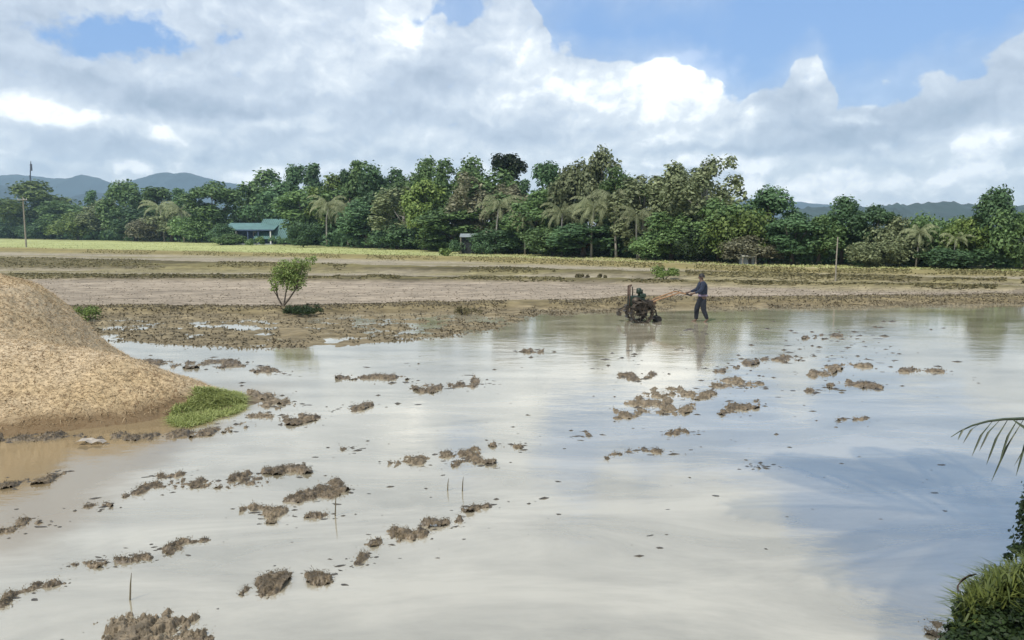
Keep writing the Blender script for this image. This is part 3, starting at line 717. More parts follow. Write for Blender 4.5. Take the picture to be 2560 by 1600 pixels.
# ------------------------------------------------------------------ hills
def hill(name, prof, D, thick, mat, amp=.05, jag=0, seed=1, nc=260):
    xs = np.linspace(prof[0][0], prof[-1][0], nc); ys = np.interp(xs, [a for a, _ in prof], [b for _, b in prof])
    Ht = np.array([max(.0, At(x, y, D).z) for x, y in zip(xs, ys)])
    ts = np.linspace(-1, 1, 25)
    X = np.array([At(x, 582, D).x for x in xs])
    V = np.zeros((len(ts), nc, 3))
    for k, t in enumerate(ts):
        prof_t = (1 - abs(t) ** 1.3)
        Yk = D + t * thick
        nz = fbm(X / (D * .02) + k * .13, np.full(nc, k * .35), 5, seed) - .5
        V[k, :, 0] = X * (1 + t * thick / D * .0); V[k, :, 1] = Yk
        V[k, :, 2] = np.maximum(0, Ht * prof_t * (1 + amp * 3 * nz * (1 - (t == 0) * .6))) - 1
        if jag: V[k, :, 2] += jag * (vnoise(X / (jag * 1.4), np.full(nc, k * 3.1), 5) ** 2) * prof_t ** .3
    me = np_mesh(name, V.reshape(-1, 3), grid_faces(len(ts), nc), True)
    return tag(link_mesh(name, me, mat), kind='structure')
M['hill'] = simple_mat('far hill forest', (.02, .04, .05), 1, scale=.01, bump=0)
M['ridge'] = simple_mat('wooded ridge', (.018, .035, .025), 1, scale=.03, bump=0)
hill('hills', [(-900, 560), (-500, 470), (-200, 445), (0, 438), (40, 432), (100, 439), (175, 446), (212, 437), (262, 448), (300, 462), (330, 462), (352, 446), (385, 435), (430, 430), (480, 433), (520, 444), (560, 452), (610, 462), (700, 480), (900, 540), (1100, 582)], 3000, 500, M['hill'], .06, 0, 3, 420)
hill('hills', [(-700, 560), (-200, 470), (0, 462), (60, 462), (110, 470), (140, 492), (170, 500), (205, 485), (240, 478), (275, 482), (330, 505), (400, 545), (520, 582)], 1900, 260, M['hill'], .05, 0, 9, 260)
hill('hills', [(1500, 582), (1750, 512), (1830, 500), (1870, 497), (1960, 502), (2050, 510), (2200, 520), (2700, 540), (3000, 582)], 3100, 400, M['hill'], .05, 0, 13, 260)
hill('hills', [(1880, 582), (1990, 522), (2050, 516), (2130, 520), (2200, 514), (2260, 512), (2310, 508), (2370, 507), (2440, 514), (2520, 516), (2600, 508), (2800, 520), (3100, 582)], 1300, 160, M['ridge'], .04, 6, 17, 420)

# ------------------------------------------------------------------ heap of coarse sand
M['fabric_navy'] = simple_mat('navy cloth', (.012, .02, .042), .9, scale=12, var=.4)
M['fabric_dark'] = simple_mat('dark trousers cloth', (.008, .011, .018), .9, scale=12, var=.4)
M['fabric_lilac'] = simple_mat('lilac cloth', (.16, .13, .19), .9, scale=12, var=.3)
M['skin'] = simple_mat('brown skin', (.09, .05, .032), .6, scale=10, var=.12, bump=0)
M['hair'] = simple_mat('black hair', (.012, .01, .009), .6, scale=40, var=.3)
M['steel'] = simple_mat('muddy dark steel', (.028, .026, .024), .55, .5, var=.5, scale=9, col2=(.09, .07, .05))
M['engine_green'] = simple_mat('dark green engine paint', (.012, .028, .016), .45, .1, var=.4, scale=9)
M['rust'] = simple_mat('rusty brown paint', (.075, .045, .03), .75, .1, var=.4, scale=12)
M['orange_pipe'] = simple_mat('orange-brown handle paint', (.27, .155, .075), .6, .1, var=.3, scale=12)
M['rubber'] = simple_mat('black rubber', (.015, .015, .015), .85, scale=20)
M['pale_plastic'] = simple_mat('pale plastic', (.34, .30, .25), .6, scale=20, var=.2)
M['roof_teal'] = simple_mat('teal roof sheet', (.085, .175, .165), .5, var=.18, scale=.6)
M['wall_blue'] = simple_mat('blue painted wall', (.055, .085, .15), .85, var=.2, scale=.8)
M['white_paint'] = simple_mat('white paint', (.7, .7, .68), .7, var=.1, scale=2)
M['glass_dark'] = simple_mat('dark window', (.01, .012, .015), .15, var=.1, scale=2, bump=0)
M['roof_grey'] = simple_mat('grey roof sheet', (.22, .25, .26), .6, var=.2, scale=1)
M['roof_beige'] = simple_mat('faded roof sheet', (.36, .36, .30), .7, var=.2, scale=1)
M['pole'] = simple_mat('weathered pole', (.26, .235, .19), .9, var=.2, scale=2)
M['mast'] = simple_mat('grey-blue mast paint', (.06, .07, .10), .7, var=.1, scale=2)

def heap_height(X, Y):
    r = np.hypot(X + 10.45, np.where(Y < 15, (Y - 15.0) * .80, Y - 15.0))
    ang = np.arctan2(Y - 15, X + 10.45)
    r = r * (1 + .04 * np.sin(ang * 3 + 1))
    pr = np.array([0, .37, .7, 1.05, 1.35, 1.61, 1.9, 2.19, 2.49, 2.8, 3.2, 3.8, 12]); ph = np.array([2.27, 2.22, 2.14, 2.00, 1.72, 1.41, 1.06, .72, .46, .20, -.08, -.5, -7])
    cone = (np.interp(r - .12, pr, ph) + np.interp(r, pr, ph) + np.interp(r + .12, pr, ph)) / 3
    hx = np.interp(X, [-12, -9, -7.6, -6.9, -6.4, -5.9, -5.5, -4.95, -4.4], [1.25, 1.15, .92, .80, .63, .48, .32, .10, -.15])
    ridge = hx - .47 * (np.sqrt((Y - 13.45) ** 2 + .3 ** 2) - .3) - .35 * sstep(-12, -14, X)
    k = .12
    h = np.maximum(cone, ridge) + k * np.exp(-np.abs(cone - ridge) / k * .8) * .35
    n = (fbm(X * 1.3, Y * 1.3, 3, 5) - .5) * .16 + (fbm(X * 5, Y * 5, 3, 15) - .5) * .09 + (vnoise(X * 26, Y * 26, 2) - .5) * .022
    return h + n * sstep(-.3, .4, h)
def make_heap():
    xs = np.arange(-15.2, -3.9, .03); ys = np.arange(10.8, 19.2, .03)
    Y2 = np.repeat(ys[:, None], len(xs), 1); X2 = np.repeat(xs[None, :], len(ys), 0)
    Z = heap_height(X2, Y2)
    Fq = grid_faces(len(ys), len(xs)); Zf = Z.ravel()
    Fq = Fq[(Zf[Fq] > -.12).any(1)]
    used = np.unique(Fq); remap = np.zeros(Zf.size, dtype=np.int64); remap[used] = np.arange(used.size); Fq = remap[Fq]
    V = np.stack([X2, Y2, Z], -1).reshape(-1, 3)[used]
    me = np_mesh('heap', V, Fq, True)
    m = bpy.data.materials.new('coarse tan sand'); t = nt(m); L = t.links.new
    o = N(t, 'ShaderNodeOutputMaterial'); b = N(t, 'ShaderNodeBsdfPrincipled'); b.inputs['Roughness'].default_value = 1; b.inputs['Specular IOR Level'].default_value = .1
    tc = N(t, 'ShaderNodeTexCoord')
    def noise(s, d=4, r=.6):
        n = N(t, 'ShaderNodeTexNoise'); n.inputs['Scale'].default_value = s; n.inputs['Detail'].default_value = d; n.inputs['Roughness'].default_value = r; L(tc.outputs['Object'], n.inputs['Vector']); return n
    big = noise(.6, 3); fine = noise(16, 5, .75); speck = noise(15, 3, .6); sp2 = noise(1.1, 3)
    cr = N(t, 'ShaderNodeValToRGB'); e = cr.color_ramp.elements; e[0].position = .33; e[0].color = (.45, .335, .19, 1); e[1].position = .66; e[1].color = (.50, .40, .27, 1)
    L(big.outputs['Fac'], cr.inputs[0])
    r = N(t, 'ShaderNodeMapRange'); r.inputs['From Min'].default_value = .3; r.inputs['From Max'].default_value = .7; r.inputs['To Min'].default_value = .55; r.inputs['To Max'].default_value = 1.38; L(fine.outputs['Fac'], r.inputs['Value'])
    mu = N(t, 'ShaderNodeVectorMath', operation='SCALE'); L(cr.outputs[0], mu.inputs[0]); L(r.outputs[0], mu.inputs['Scale'])
    th = N(t, 'ShaderNodeMath', operation='MULTIPLY_ADD'); L(sp2.outputs['Fac'], th.inputs[0]); th.inputs[1].default_value = -.22; L(speck.outputs['Fac'], th.inputs[2])
    rs = N(t, 'ShaderNodeMapRange'); rs.inputs['From Min'].default_value = .24; rs.inputs['From Max'].default_value = .33; rs.inputs['To Min'].default_value = .75; rs.inputs['To Max'].default_value = 0; L(th.outputs[0], rs.inputs['Value'])
    mx = N(t, 'ShaderNodeMix', data_type='RGBA'); L(rs.outputs[0], mx.inputs['Factor']); L(mu.outputs[0], mx.inputs['A']); mx.inputs['B'].default_value = (.16, .10, .055, 1)
    # wet dark rim where the heap stands in the water
    sp = N(t, 'ShaderNodeSeparateXYZ'); L(tc.outputs['Object'], sp.inputs[0])
    ad = N(t, 'ShaderNodeMath', operation='MULTIPLY_ADD'); L(sp2.outputs['Fac'], ad.inputs[0]); ad.inputs[1].default_value = -.34; L(sp.outputs[2], ad.inputs[2])
    rw = N(t, 'ShaderNodeMapRange'); rw.inputs['From Min'].default_value = -.02; rw.inputs['From Max'].default_value = .12; rw.inputs['To Min'].default_value = .85; rw.inputs['To Max'].default_value = 0; L(ad.outputs[0], rw.inputs['Value'])
    m2 = N(t, 'ShaderNodeMix', data_type='RGBA'); L(rw.outputs[0], m2.inputs['Factor']); L(mx.outputs['Result'], m2.inputs['A']); m2.inputs['B'].default_value = (.13, .085, .045, 1)
    L(m2.outputs['Result'], b.inputs['Base Color'])
    bp = N(t, 'ShaderNodeBump'); bp.inputs['Strength'].default_value = .7; bp.inputs['Distance'].default_value = .03; L(fine.outputs['Fac'], bp.inputs['Height']); L(bp.outputs[0], b.inputs['Normal'])
    L(b.outputs[0], o.inputs[0])
    return tag(link_mesh('chaff_heap', me, m), 'large pale tan heap of straw chaff sloping into the water at left', 'chaff heap')
heap_ob = make_heap()

def chaff():
    r = np.random.default_rng(40); n = 52000
    X = r.uniform(-13.5, -4.6, n); Y = r.uniform(11.2, 17.0, n); Z = heap_height(X, Y); k = (Z > .06 + .25 * r.uniform(size=n) ** 3)
    P_ = np.stack([X[k], Y[k], Z[k] - .004], 1)
    me = blades_mesh('c', P_, .034, .012, 5.0, 41); link_mesh('loose_chaff', me, M['chaff'], heap_ob)['kind'] = 'stuff'
M['chaff'] = leaf_mat('loose chaff', (.24, .165, .08), (.68, .53, .33), clump=.1, trans=.1)
chaff()
def on_heap(x, y):
    return float(heap_height(np.array([x]), np.array([y]))[0])

# grass on the toe of the heap
M['grass_tuft'] = leaf_mat('tuft grass', (.33, .38, .11), (.56, .62, .25), clump=.3, trans=.25)
def toe_grass():
    r = np.random.default_rng(4); P_ = []
    for (px, py, rx, ry, n) in ((465, 1040, 42, 18, 2200), (545, 1005, 58, 28, 5200), (592, 1000, 22, 20, 1200), (500, 1030, 40, 18, 1500)):
        for _ in range(n):
            a = r.uniform(0, 6.28); q = math.sqrt(r.uniform()) ; x = px + math.cos(a) * rx * q; y = py + math.sin(a) * ry * q + 10
            g = G(x, y, .12); z = max(on_heap(g.x, g.y), -.02); g = G(x, y, max(z, 0)); P_.append((g.x, g.y, max(on_heap(g.x, g.y), -.03) - .01))
    P_ = np.array(P_)
    me = blades_mesh('g', P_, .12, .022, 1.7, 3)
    tag(link_mesh('grass_tuft', me, M['grass_tuft']), 'bright green grass tuft growing on the toe of the tan heap', 'grass tuft')
toe_grass()

# ------------------------------------------------------------------ clods of mud and stubble standing out of the water
def clump(pts, label, hmax=.10, mat='mud', straw=True, seed=1, xk=2.4, cat='mud clump', group='mud and stubble clumps standing out of the water', name='mud_clump'):
    pts = [(float(a), float(b), float(c)) for a, b, c in pts]
    x0 = min(p[0] - p[2] * 3.4 for p in pts); x1 = max(p[0] + p[2] * 3.4 for p in pts)
    y0 = min(p[1] - p[2] * 1.8 for p in pts); y1 = max(p[1] + p[2] * 1.8 for p in pts)
    nx = int((x1 - x0) / 2.0) + 2; ny = int((y1 - y0) / 1.1) + 2
    PX, PY = np.meshgrid(np.linspace(x0, x1, nx), np.linspace(y0, y1, ny)[::-1])
    mask = np.zeros(PX.shape)
    segs = list(zip(pts[:-1], pts[1:])) if len(pts) > 1 else [(pts[0], pts[0])]
    for a, b in segs:
        dx, dy = (b[0] - a[0]), (b[1] - a[1]); L2 = dx * dx / xk ** 2 + dy * dy + 1e-6
        t = np.clip(((PX - a[0]) * dx / xk ** 2 + (PY - a[1]) * dy) / L2, 0, 1)
        rr = a[2] + (b[2] - a[2]) * t
        d = np.hypot((PX - a[0] - dx * t) / xk, PY - a[1] - dy * t) / rr
        mask = np.maximum(mask, 1.25 - d)
    dz = -np.sin(P) + (800 - PY) / F * CP; dyy = CP + (800 - PY) / F * SP
    T_ = -HCAM / dz; X = (PX - 1280) / F * T_; Y = dyy * T_
    D0 = float(Y.mean()); k = 10.0 / D0
    n = fbm(X * 6.5 * k ** .5, Y * 4.2 * k ** .5, 5, seed, .66) - .5
    n2 = vnoise(X * 13 * k ** .5, Y * 8 * k ** .5, seed + 9) - .5
    sc = hmax * (D0 / 11) ** .35
    n3 = vnoise(X * 2.3 * k ** .5 + 5, Y * 1.5 * k ** .5, seed + 3) - .5
    Z = sc * (np.clip(mask, -1, 1) * .95 + n * 6.4 + n2 * 1.1 + n3 * 1.1 - .60)
    Z = np.minimum(Z, sc * 1.35)
    Fq = grid_faces(ny, nx); Zf = Z.ravel(); Mf = mask.ravel()
    Fq = Fq[(Zf[Fq] > -.012).any(1) & (Mf[Fq] > .02).all(1)]
    if not len(Fq): return
    used = np.unique(Fq); remap = np.zeros(Zf.size, dtype=np.int64); remap[used] = np.arange(used.size)
    V = np.stack([X, Y, Z], -1).reshape(-1, 3)[used]
    c = Vector(V.mean(0)); c.z = 0; V = V - np.array(c)
    me = np_mesh('clump', V, remap[Fq], False)
    o = link_mesh(name, me, M[mat]); o.location = c; tag(o, label, cat, group)
    if straw:
        r = np.random.default_rng(seed); top = V[V[:, 2] > .004]
        if len(top) > 8:
            q = top[r.integers(0, len(top), max(10, min(700, len(top) // 3)))] + r.normal(0, .012, (max(10, min(700, len(top) // 3)), 3))
            me2 = blades_mesh('straw', q, .026 * (D0 / 11) ** .5, .010 * (D0 / 11), 3.2, seed)
            link_mesh('straw', me2, M['twig'], o)['kind'] = 'stuff'
CL = [
 ([(320, 1240, 6), (370, 1218, 12), (430, 1212, 10), (500, 1205, 13), (560, 1206, 13), (625, 1202, 16)], 'long ragged mud clump left of centre in front of the tan heap'),
 ([(400, 1190, 7), (440, 1186, 8)], 'small clump just above the long ragged one'),
 ([(660, 1180, 5), (690, 1180, 8), (735, 1172, 11), (765, 1180, 6)], 'short dark clump right of the long ragged one'),
 ([(207, 1266, 5), (262, 1262, 8)], 'pair of small dark lumps left below the long ragged clump'),
 ([(722, 1252, 6), (760, 1246, 11), (805, 1238, 13), (843, 1216, 13)], 'slanting dark clump rising to the right, third row from the heap'),
 ([(610, 1277, 5), (640, 1270, 7), (685, 1277, 13), (678, 1302, 8)], 'brown broken lump left of the slanting dark clump'),
 ([(765, 1290, 5), (832, 1294, 7)], 'thin brownish strip under the slanting dark clump'),
 ([(400, 1372, 6), (430, 1374, 11), (455, 1356, 6), (520, 1350, 3)], 'twiggy brown clump in the lower left with a long thin tail'),
 ([(310, 1402, 9), (340, 1398, 9), (366, 1390, 10)], 'dark stubble lump left of the twiggy brown clump'),
 ([(185, 1412, 5), (232, 1412, 9), (262, 1408, 3)], 'small two-part lump farther left in the same row'),
 ([(0, 1512, 12), (30, 1490, 7), (70, 1477, 6), (130, 1460, 6), (160, 1459, 4)], 'thin muddy streak at the left edge near the bottom'),
 ([(610, 1470, 7), (645, 1476, 19), (690, 1446, 13), (715, 1436, 9)], 'left half of the knobbly clump in the lower middle left'),
 ([(735, 1438, 7), (770, 1434, 8), (798, 1450, 13)], 'right half of the knobbly clump in the lower middle left'),
 ([(215, 1592, 10), (280, 1577, 22), (360, 1567, 27), (440, 1562, 27), (520, 1572, 14), (470, 1610, 22), (300, 1620, 25)], 'wide brown weedy clump at the bottom edge'),
 ([(992, 1160, 8), (1030, 1160, 15), (1080, 1148, 13), (1130, 1136, 8)], 'brown spindle-shaped clump in the middle of the water'),
 ([(1140, 1162, 6), (1172, 1132, 12), (1180, 1156, 7), (1232, 1157, 4)], 'dark lump with a flat tail joined to the brown spindle-shaped clump'),
 ([(1236, 1112, 6), (1300, 1118, 4)], 'flat dark dash right above the spindle-shaped clump'),
 ([(870, 1122, 7)], 'single round clod left above the spindle-shaped clump'),
 ([(1468, 1088, 7)], 'single round clod in the bright water below the largest clump'),
 ([(930, 1360, 7), (960, 1347, 13), (1010, 1338, 15), (1050, 1332, 12)], 'dark heavy clump low in the middle of the water'),
 ([(1072, 1312, 7), (1100, 1312, 5), (1140, 1302, 7)], 'thin twiggy lump at the right end of the dark heavy clump'),
 ([(925, 1386, 8), (890, 1412, 4)], 'faint broken lump below the dark heavy clump'),
 ([(1172, 1275, 7), (1205, 1268, 4), (1240, 1262, 4)], 'small flat lump upper right of the dark heavy clump'),
 ([(1545, 1045, 5), (1580, 1028, 17), (1640, 1010, 22), (1690, 1030, 9), (1722, 1020, 9)], 'largest brown clump below the tractor in the brightest water'),
 ([(1640, 985, 12), (1700, 982, 10), (1752, 992, 8), (1785, 983, 4)], 'brown clump lying along the top of the largest one'),
 ([(1525, 1145, 5), (1560, 1130, 5), (1600, 1125, 6), (1650, 1130, 6)], 'row of tiny dark clods below the largest clump'),
 ([(1680, 1087, 7), (1712, 1080, 6)], 'two dark clods under the right end of the largest clump'),
 ([(1560, 944, 9), (1600, 951, 7), (1632, 935, 4)], 'small wedge-shaped clump above the largest one'),
 ([(1795, 930, 4), (1850, 914, 6), (1882, 905, 7)], 'slanting thin clump right below the farmer'),
 ([(1905, 900, 6), (1960, 899, 7), (2010, 895, 4)], 'upper clump of the cluster right below the farmer'),
 ([(1790, 965, 7), (1830, 957, 10), (1862, 962, 6), (1895, 962, 6)], 'brown clump between the largest one and the right-hand cluster'),
 ([(2030, 936, 7), (2060, 930, 10), (2112, 912, 5), (2170, 915, 5)], 'long flat brown clump in the right-hand cluster'),
 ([(2085, 965, 7), (2130, 962, 8), (2200, 968, 4)], 'low dark-edged spindle at the right of the cluster'),
 ([(1812, 1032, 7), (1840, 1018, 9), (1880, 1015, 8), (1908, 1003, 5)], 'slanting dark clump right of the largest one'),
 ([(2240, 928, 4), (2330, 925, 6), (2352, 930, 4)], 'faint flat clump toward the right edge'),
 ([(2025, 977, 6)], 'lone small clod under the long flat brown clump'),
 ([(2155, 1048, 7), (2100, 1050, 3)], 'lone clod in the right-hand water below the spindle'),
 ([(1910, 1166, 6.5)], 'lone clod in the pale water right of centre'),
 ([(320, 907, 5), (380, 906, 6), (430, 912, 8)], 'dark clump in the narrow water just behind the heap slope'),
 ([(470, 915, 7), (520, 910, 8), (590, 912, 9)], 'second dark clump behind the heap, farther right'),
 ([(640, 925, 6), (700, 930, 7)], 'faint weedy lump right of the clumps behind the heap'),
 ([(850, 944, 5), (900, 942, 7), (960, 946, 8), (1010, 944, 6)], 'long olive clump out from the mud strip, left of centre'),
 ([(1040, 970, 6), (1070, 972, 11), (1110, 968, 6), (1180, 965, 5)], 'dark olive lump at the right end of the long olive clump'),
 ([(700, 1048, 6), (730, 1050, 13), (782, 1045, 7)], 'dark lump right of the green grass tuft'),
 ([(880, 1026, 6), (902, 1020, 5), (930, 1013, 3)], 'small grey lump between the grass tuft lump and the bright water'),
 ([(1180, 945, 5), (1192, 960, 4)], 'tiny dark clod right of the dark olive lump'),
 ([(560, 1072, 9), (600, 1060, 11), (650, 1040, 13), (680, 1010, 10)], 'broken brown soil around the toe of the tan heap'),
 ([(630, 985, 7), (700, 1000, 9), (745, 1018, 5)], 'thin strip of soil running out right of the grass tuft'),
 ([(0, 1215, 8), (60, 1206, 7), (110, 1204, 6), (165, 1186, 6)], 'dark debris line in the brown water at the left edge'),
 ([(-10, 1330, 12), (50, 1306, 8), (115, 1308, 6)], 'dark weedy lump at the left edge below the debris line'),
 ([(2300, 1565, 14), (2350, 1575, 16), (2400, 1590, 14)], 'dark weedy clump in the water beside the grassy bank'),
 ([(-40, 1092, 9), (60, 1096, 8), (170, 1090, 8), (240, 1098, 7)], 'dark wet rim of debris along the left foot of the tan heap'),
 ([(290, 1094, 7), (380, 1092, 9), (470, 1085, 9), (540, 1078, 8)], 'dark wet rim of debris below the grass tuft end of the tan heap'),
 ([(2010, 845, 3), (2060, 842, 5), (2110, 840, 3)], 'far small dash of mud right of the farmer'),
 ([(1310, 878, 3), (1350, 880, 4)], 'far small dash of mud left of the tractor reflection'),
]
BR = {'wide brown', 'brown spin', 'largest br', 'broken bro', 'brown clum', 'long flat ', 'thin strip', 'brown brok'}
for i, (pts, lab) in enumerate(CL):
    clump(pts, lab, hmax=.038 if i != 13 else .060, mat='mud2' if lab[:10] in BR else 'mud', seed=30 + i)

# countless loose crumbs of mud
def crumbs():
    r = np.random.default_rng(8); V = []; Fq = []
    n = 0
    while n < 1500:
        k = r.uniform()
        if k < .30: px, py = r.uniform(1450, 2450), 800 + 190 * r.beta(1.4, 1.6)
        elif k < .93:
            c = CL[r.integers(0, len(CL))][0]; i = r.integers(0, len(c)); q = c[i]; q2 = c[min(i + 1, len(c) - 1)]; f = r.uniform(-.2, 1.2)
            px, py = q[0] + (q2[0] - q[0]) * f + r.normal(0, 26 + q[2]), q[1] + (q2[1] - q[1]) * f + r.normal(0, 5 + q[2] * .45)
        else: px, py = r.uniform(600, 2400), r.uniform(880, 1400)
        if k < .30 and fbm(np.array([px * .006]), np.array([py * .02]), 3, 4)[0] < .47: continue
        if py < b_mud(px) + 6 or (px > 2300 and py > 1300): continue
        g = G(px, py); D0 = g.y; s = .006 + .030 * r.uniform() ** 2.5; s *= (D0 / 10) ** .9
        o = len(V); m = 7; el_ = r.uniform(1.0, 2.6); ro = r.uniform(-.5, .5)
        for j in range(m):
            a = 2 * math.pi * j / m; q = s * r.uniform(.55, 1.25); x = math.cos(a) * q * el_; y = math.sin(a) * q
            V.append((g.x + x * math.cos(ro) - y * math.sin(ro), g.y + x * math.sin(ro) + y * math.cos(ro), .001))
        V.append((g.x, g.y, s * r.uniform(.15, .7)))
        Fq += [(o + j, o + (j + 1) % m, o + m) for j in range(m)]
        n += 1
    tag(link_mesh('mud_crumbs', np_mesh('c', np.array(V), np.array(Fq)), M['mud_dark']), 'countless crumbs of mud and stubble strewn over the water', 'mud crumbs', kind='stuff')
crumbs()

# thin reeds
for px, y0, y1, lab in ((325, 1500, 1432, 'single upright reed above the wide weedy clump at bottom left'), (838, 1290, 1232, 'thin reed beside the slanting dark clump'),
                        (1119, 1226, 1196, 'left of two short reeds in the middle water'), (1156, 1228, 1192, 'right of two short reeds in the middle water')):
    a = G(px, y0); b = At(px, y1, a.y); mb = MB(); mb.tube([a, a.lerp(b, .6) + Vector((.004, 0, 0)), b + Vector((.012, 0, 0))], [.008, .006, .002], 5)
    tag(mb.build('reed', M['straw']), lab, 'reed', 'reeds standing in the water')

# scrap of pale plastic at the foot of the heap
mb = MB(); g = G(222, 1103, .06)
rr = random.Random(3); vs = []
for i in range(6):
    for k in range(4):
        vs.append((i * .07 - .18 + rr.uniform(-.02, .02), k * .05 + rr.uniform(-.02, .02), .015 + rr.uniform(0, .05) - i * .004))
mb.add(vs, [(i * 4 + k, i * 4 + 4 + k, i * 4 + 5 + k, i * 4 + 1 + k) for i in range(5) for k in range(3)])
o = mb.build('plastic_scrap', M['pale_plastic']); o.location = (g.x, g.y, max(.02, on_heap(g.x, g.y))); tag(o, 'crumpled pale plastic scrap lying at the foot of the tan heap', 'scrap')

# ------------------------------------------------------------------ weeds on the bunds and the strip
M['stubble'] = leaf_mat('pale stubble', (.15, .12, .075), (.34, .29, .20), clump=.1)
def weeds():
    r = np.random.default_rng(21)
    def pts(fa, fb, n, x0=-60, x1=2620, thr=.0, sc=.01):
        px = r.uniform(x0, x1, n * 3); u = r.uniform(0, 1, n * 3); py = fa(px) + (fb(px) - fa(px)) * u
        k = fbm(px * sc, py * sc * 3, 3, 9) > thr; px, py = px[k][:n], py[k][:n]
        dz = -SP + (800 - py) / F * CP; t = -HCAM / dz; X = (px - 1280) / F * t; Y = (CP + (800 - py) / F * SP) * t
        Z, _ = ground_fn(X[:, None], Y[:, None]); return np.stack([X, Y, Z[:, 0] - .01], 1)
    A = pts(b_bund3, b_mud, 12000, thr=.36); B = pts(b_f3, b_bund3, 7000, thr=.33)
    me = blades_mesh('w', np.concatenate([A, B]), .075, .06, 2.0, 5)
    tag(link_mesh('weeds', me, M['straw']), 'dry stubble and weeds over the wet strip and the near dyke', 'weeds', kind='stuff')
    E1 = pts(b_bund2, b_f3, 5000, thr=.2, sc=.006); E2 = pts(b_bund1, b_f2, 3000, thr=.3); E3 = pts(b_olive, b_f1, 3000, thr=.3)
    me = blades_mesh('w', np.concatenate([E1, E2, E3]), .045, .08, 2.6, 15)
    tag(link_mesh('stubble', me, M['stubble']), 'cut rice stubble over the dry brown fields', 'stubble', kind='stuff')
    C1 = pts(b_f2, b_bund2, 8000, thr=.38); C2 = pts(b_f1, b_bund1, 9000, thr=.40)
    me = blades_mesh('w', np.concatenate([C1, C2]), .09, .16, 2.0, 6)
    tag(link_mesh('weeds', me, M['grass_dry']), 'olive weeds along the dark dykes between the fields', 'weeds', kind='stuff')
    D1 = pts(b_grass, b_olive, 5000, thr=.35); D2 = pts(b_tree, b_grass, 6000, thr=.2)
    me = blades_mesh('w', D1, .14, .14, 1.8, 17)
    tag(link_mesh('weeds', me, M['grass_dry2']), 'brownish grass along the lower side of the pale green strip', 'weeds', kind='stuff')
    me = blades_mesh('w', D2, .14, .16, 1.8, 7)
    tag(link_mesh('grass', me, M['grass_bright2']), 'pale green grass strip in front of the tree belt', 'grass', kind='stuff')
M['grass_dry2'] = leaf_mat('brown strip grass', (.16, .14, .06), (.34, .31, .14), clump=.05)
M['grass_bright2'] = leaf_mat('pale strip grass', (.28, .31, .12), (.45, .47, .21), clump=.02)
weeds()

def shrub(name, px, basey, topy, w, leafm, label, cat, n=1400, leaf=.035, group=None, seed=1, zb=None, stem=True, nl=9):
    g = G(px, basey); D0 = g.y; zb = gz(g.x, g.y) if zb is None else zb
    H = At(px, topy, D0).z - zb; W = w / F * D0
    r = random.Random(seed); lobes = [(r.uniform(-.34, .34) * W, r.uniform(-.3, .3) * W, H * r.uniform(.25, .75), min(W * .3, H * .38) * r.uniform(.7, 1.15)) for _ in range(nl)]
    root = empty(name, (g.x, D0, zb)); tag(root, label, cat, group)
    link_mesh('foliage', crown_mesh('f', lobes, n, leaf * D0 / 28, seed), M[leafm], root)
    mb = MB()
    for l in lobes[:5]: mb.tube([(0, 0, -.05), (l[0] * .4, l[1] * .4, l[2] * .5), l[:3]], [.03, .02, .006], 5)
    mb.build('stem', M['bark'], root)
    return root
shrub('bush', 1112, 646, 622, 42, 'grass_bright', 'small pale green bush at the far field edge, left of centre', 'bush', 700, .05, seed=3)
shrub('bush', 1662, 706, 668, 78, 'leaf_yellow', 'green bush on the dyke behind the tractor handles', 'bush', 1500, .035, seed=4)
shrub('bush', 218, 800, 768, 80, 'leaf_yellow', 'low green bush beside the slope of the tan heap', 'bush', 1600, .03, seed=5)
shrub('bush', 1480, 702, 686, 110, 'grass_dry', 'low dry bush on the dyke left of the tractor', 'bush', 900, .035, seed=6)
shrub('bush', 1175, 786, 766, 90, 'grass_dry', 'low weedy bush on the near dyke at centre', 'bush', 900, .03, seed=8)

# ------------------------------------------------------------------ small tree on the strip
def young_tree():
    g = G(706, 779); D0 = g.y; zb = gz(g.x, g.y); root = empty('young_tree', (g.x, D0, zb))
    tag(root, 'small leafy tree with forked thin stems alone on the muddy strip', 'tree')
    def q(px, py, dy=0): p = At(px, py, D0 + dy); return (p.x - g.x, dy, p.z - zb)
    mb = MB()
    mb.tube([(0, 0, -.1), q(706, 765), q(694, 742, .1), q(688, 705, .15), q(690, 672, .1)], [.05, .042, .032, .022, .01], 7)
    mb.tube([q(706, 768), q(722, 748, -.1), q(740, 722, -.15), q(748, 690, -.1), q(762, 662)], [.045, .036, .028, .018, .008], 7)
    mb.tube([q(710, 765), q(714, 735, .2), q(722, 700, .3), q(725, 668, .2)], [.034, .026, .018, .008], 7)
    mb.tube([q(740, 722, -.15), q(760, 700, -.3), q(775, 672, -.2)], [.02, .014, .006], 5)
    mb.tube([q(694, 742, .1), q(680, 720, -.1), q(678, 695, -.2)], [.02, .014, .006], 5)
    mb.build('trunk', M['bark'], root, True)
    lob = []
    for px, py, rp in ((700, 690, 20), (716, 700, 20), (735, 698, 22), (748, 706, 16), (728, 680, 22), (712, 668, 16), (750, 682, 18), (762, 668, 14), (775, 655, 12), (742, 660, 14), (695, 708, 14), (686, 722, 9), (728, 718, 16), (745, 718, 10), (785, 648, 7), (690, 676, 10), (680, 705, 8)):
        a = q(px, py, random.uniform(-.3, .3)); lob.append((*a, rp / F * D0))
    link_mesh('crown', crown_mesh('c', [(a, b, c, d * 1.15) for a, b, c, d in lob], 5600, .034, 9), M['leaf_young'], root)
M['leaf_young'] = leaf_mat('young leaves', (.09, .15, .03), (.34, .42, .13))
young_tree()
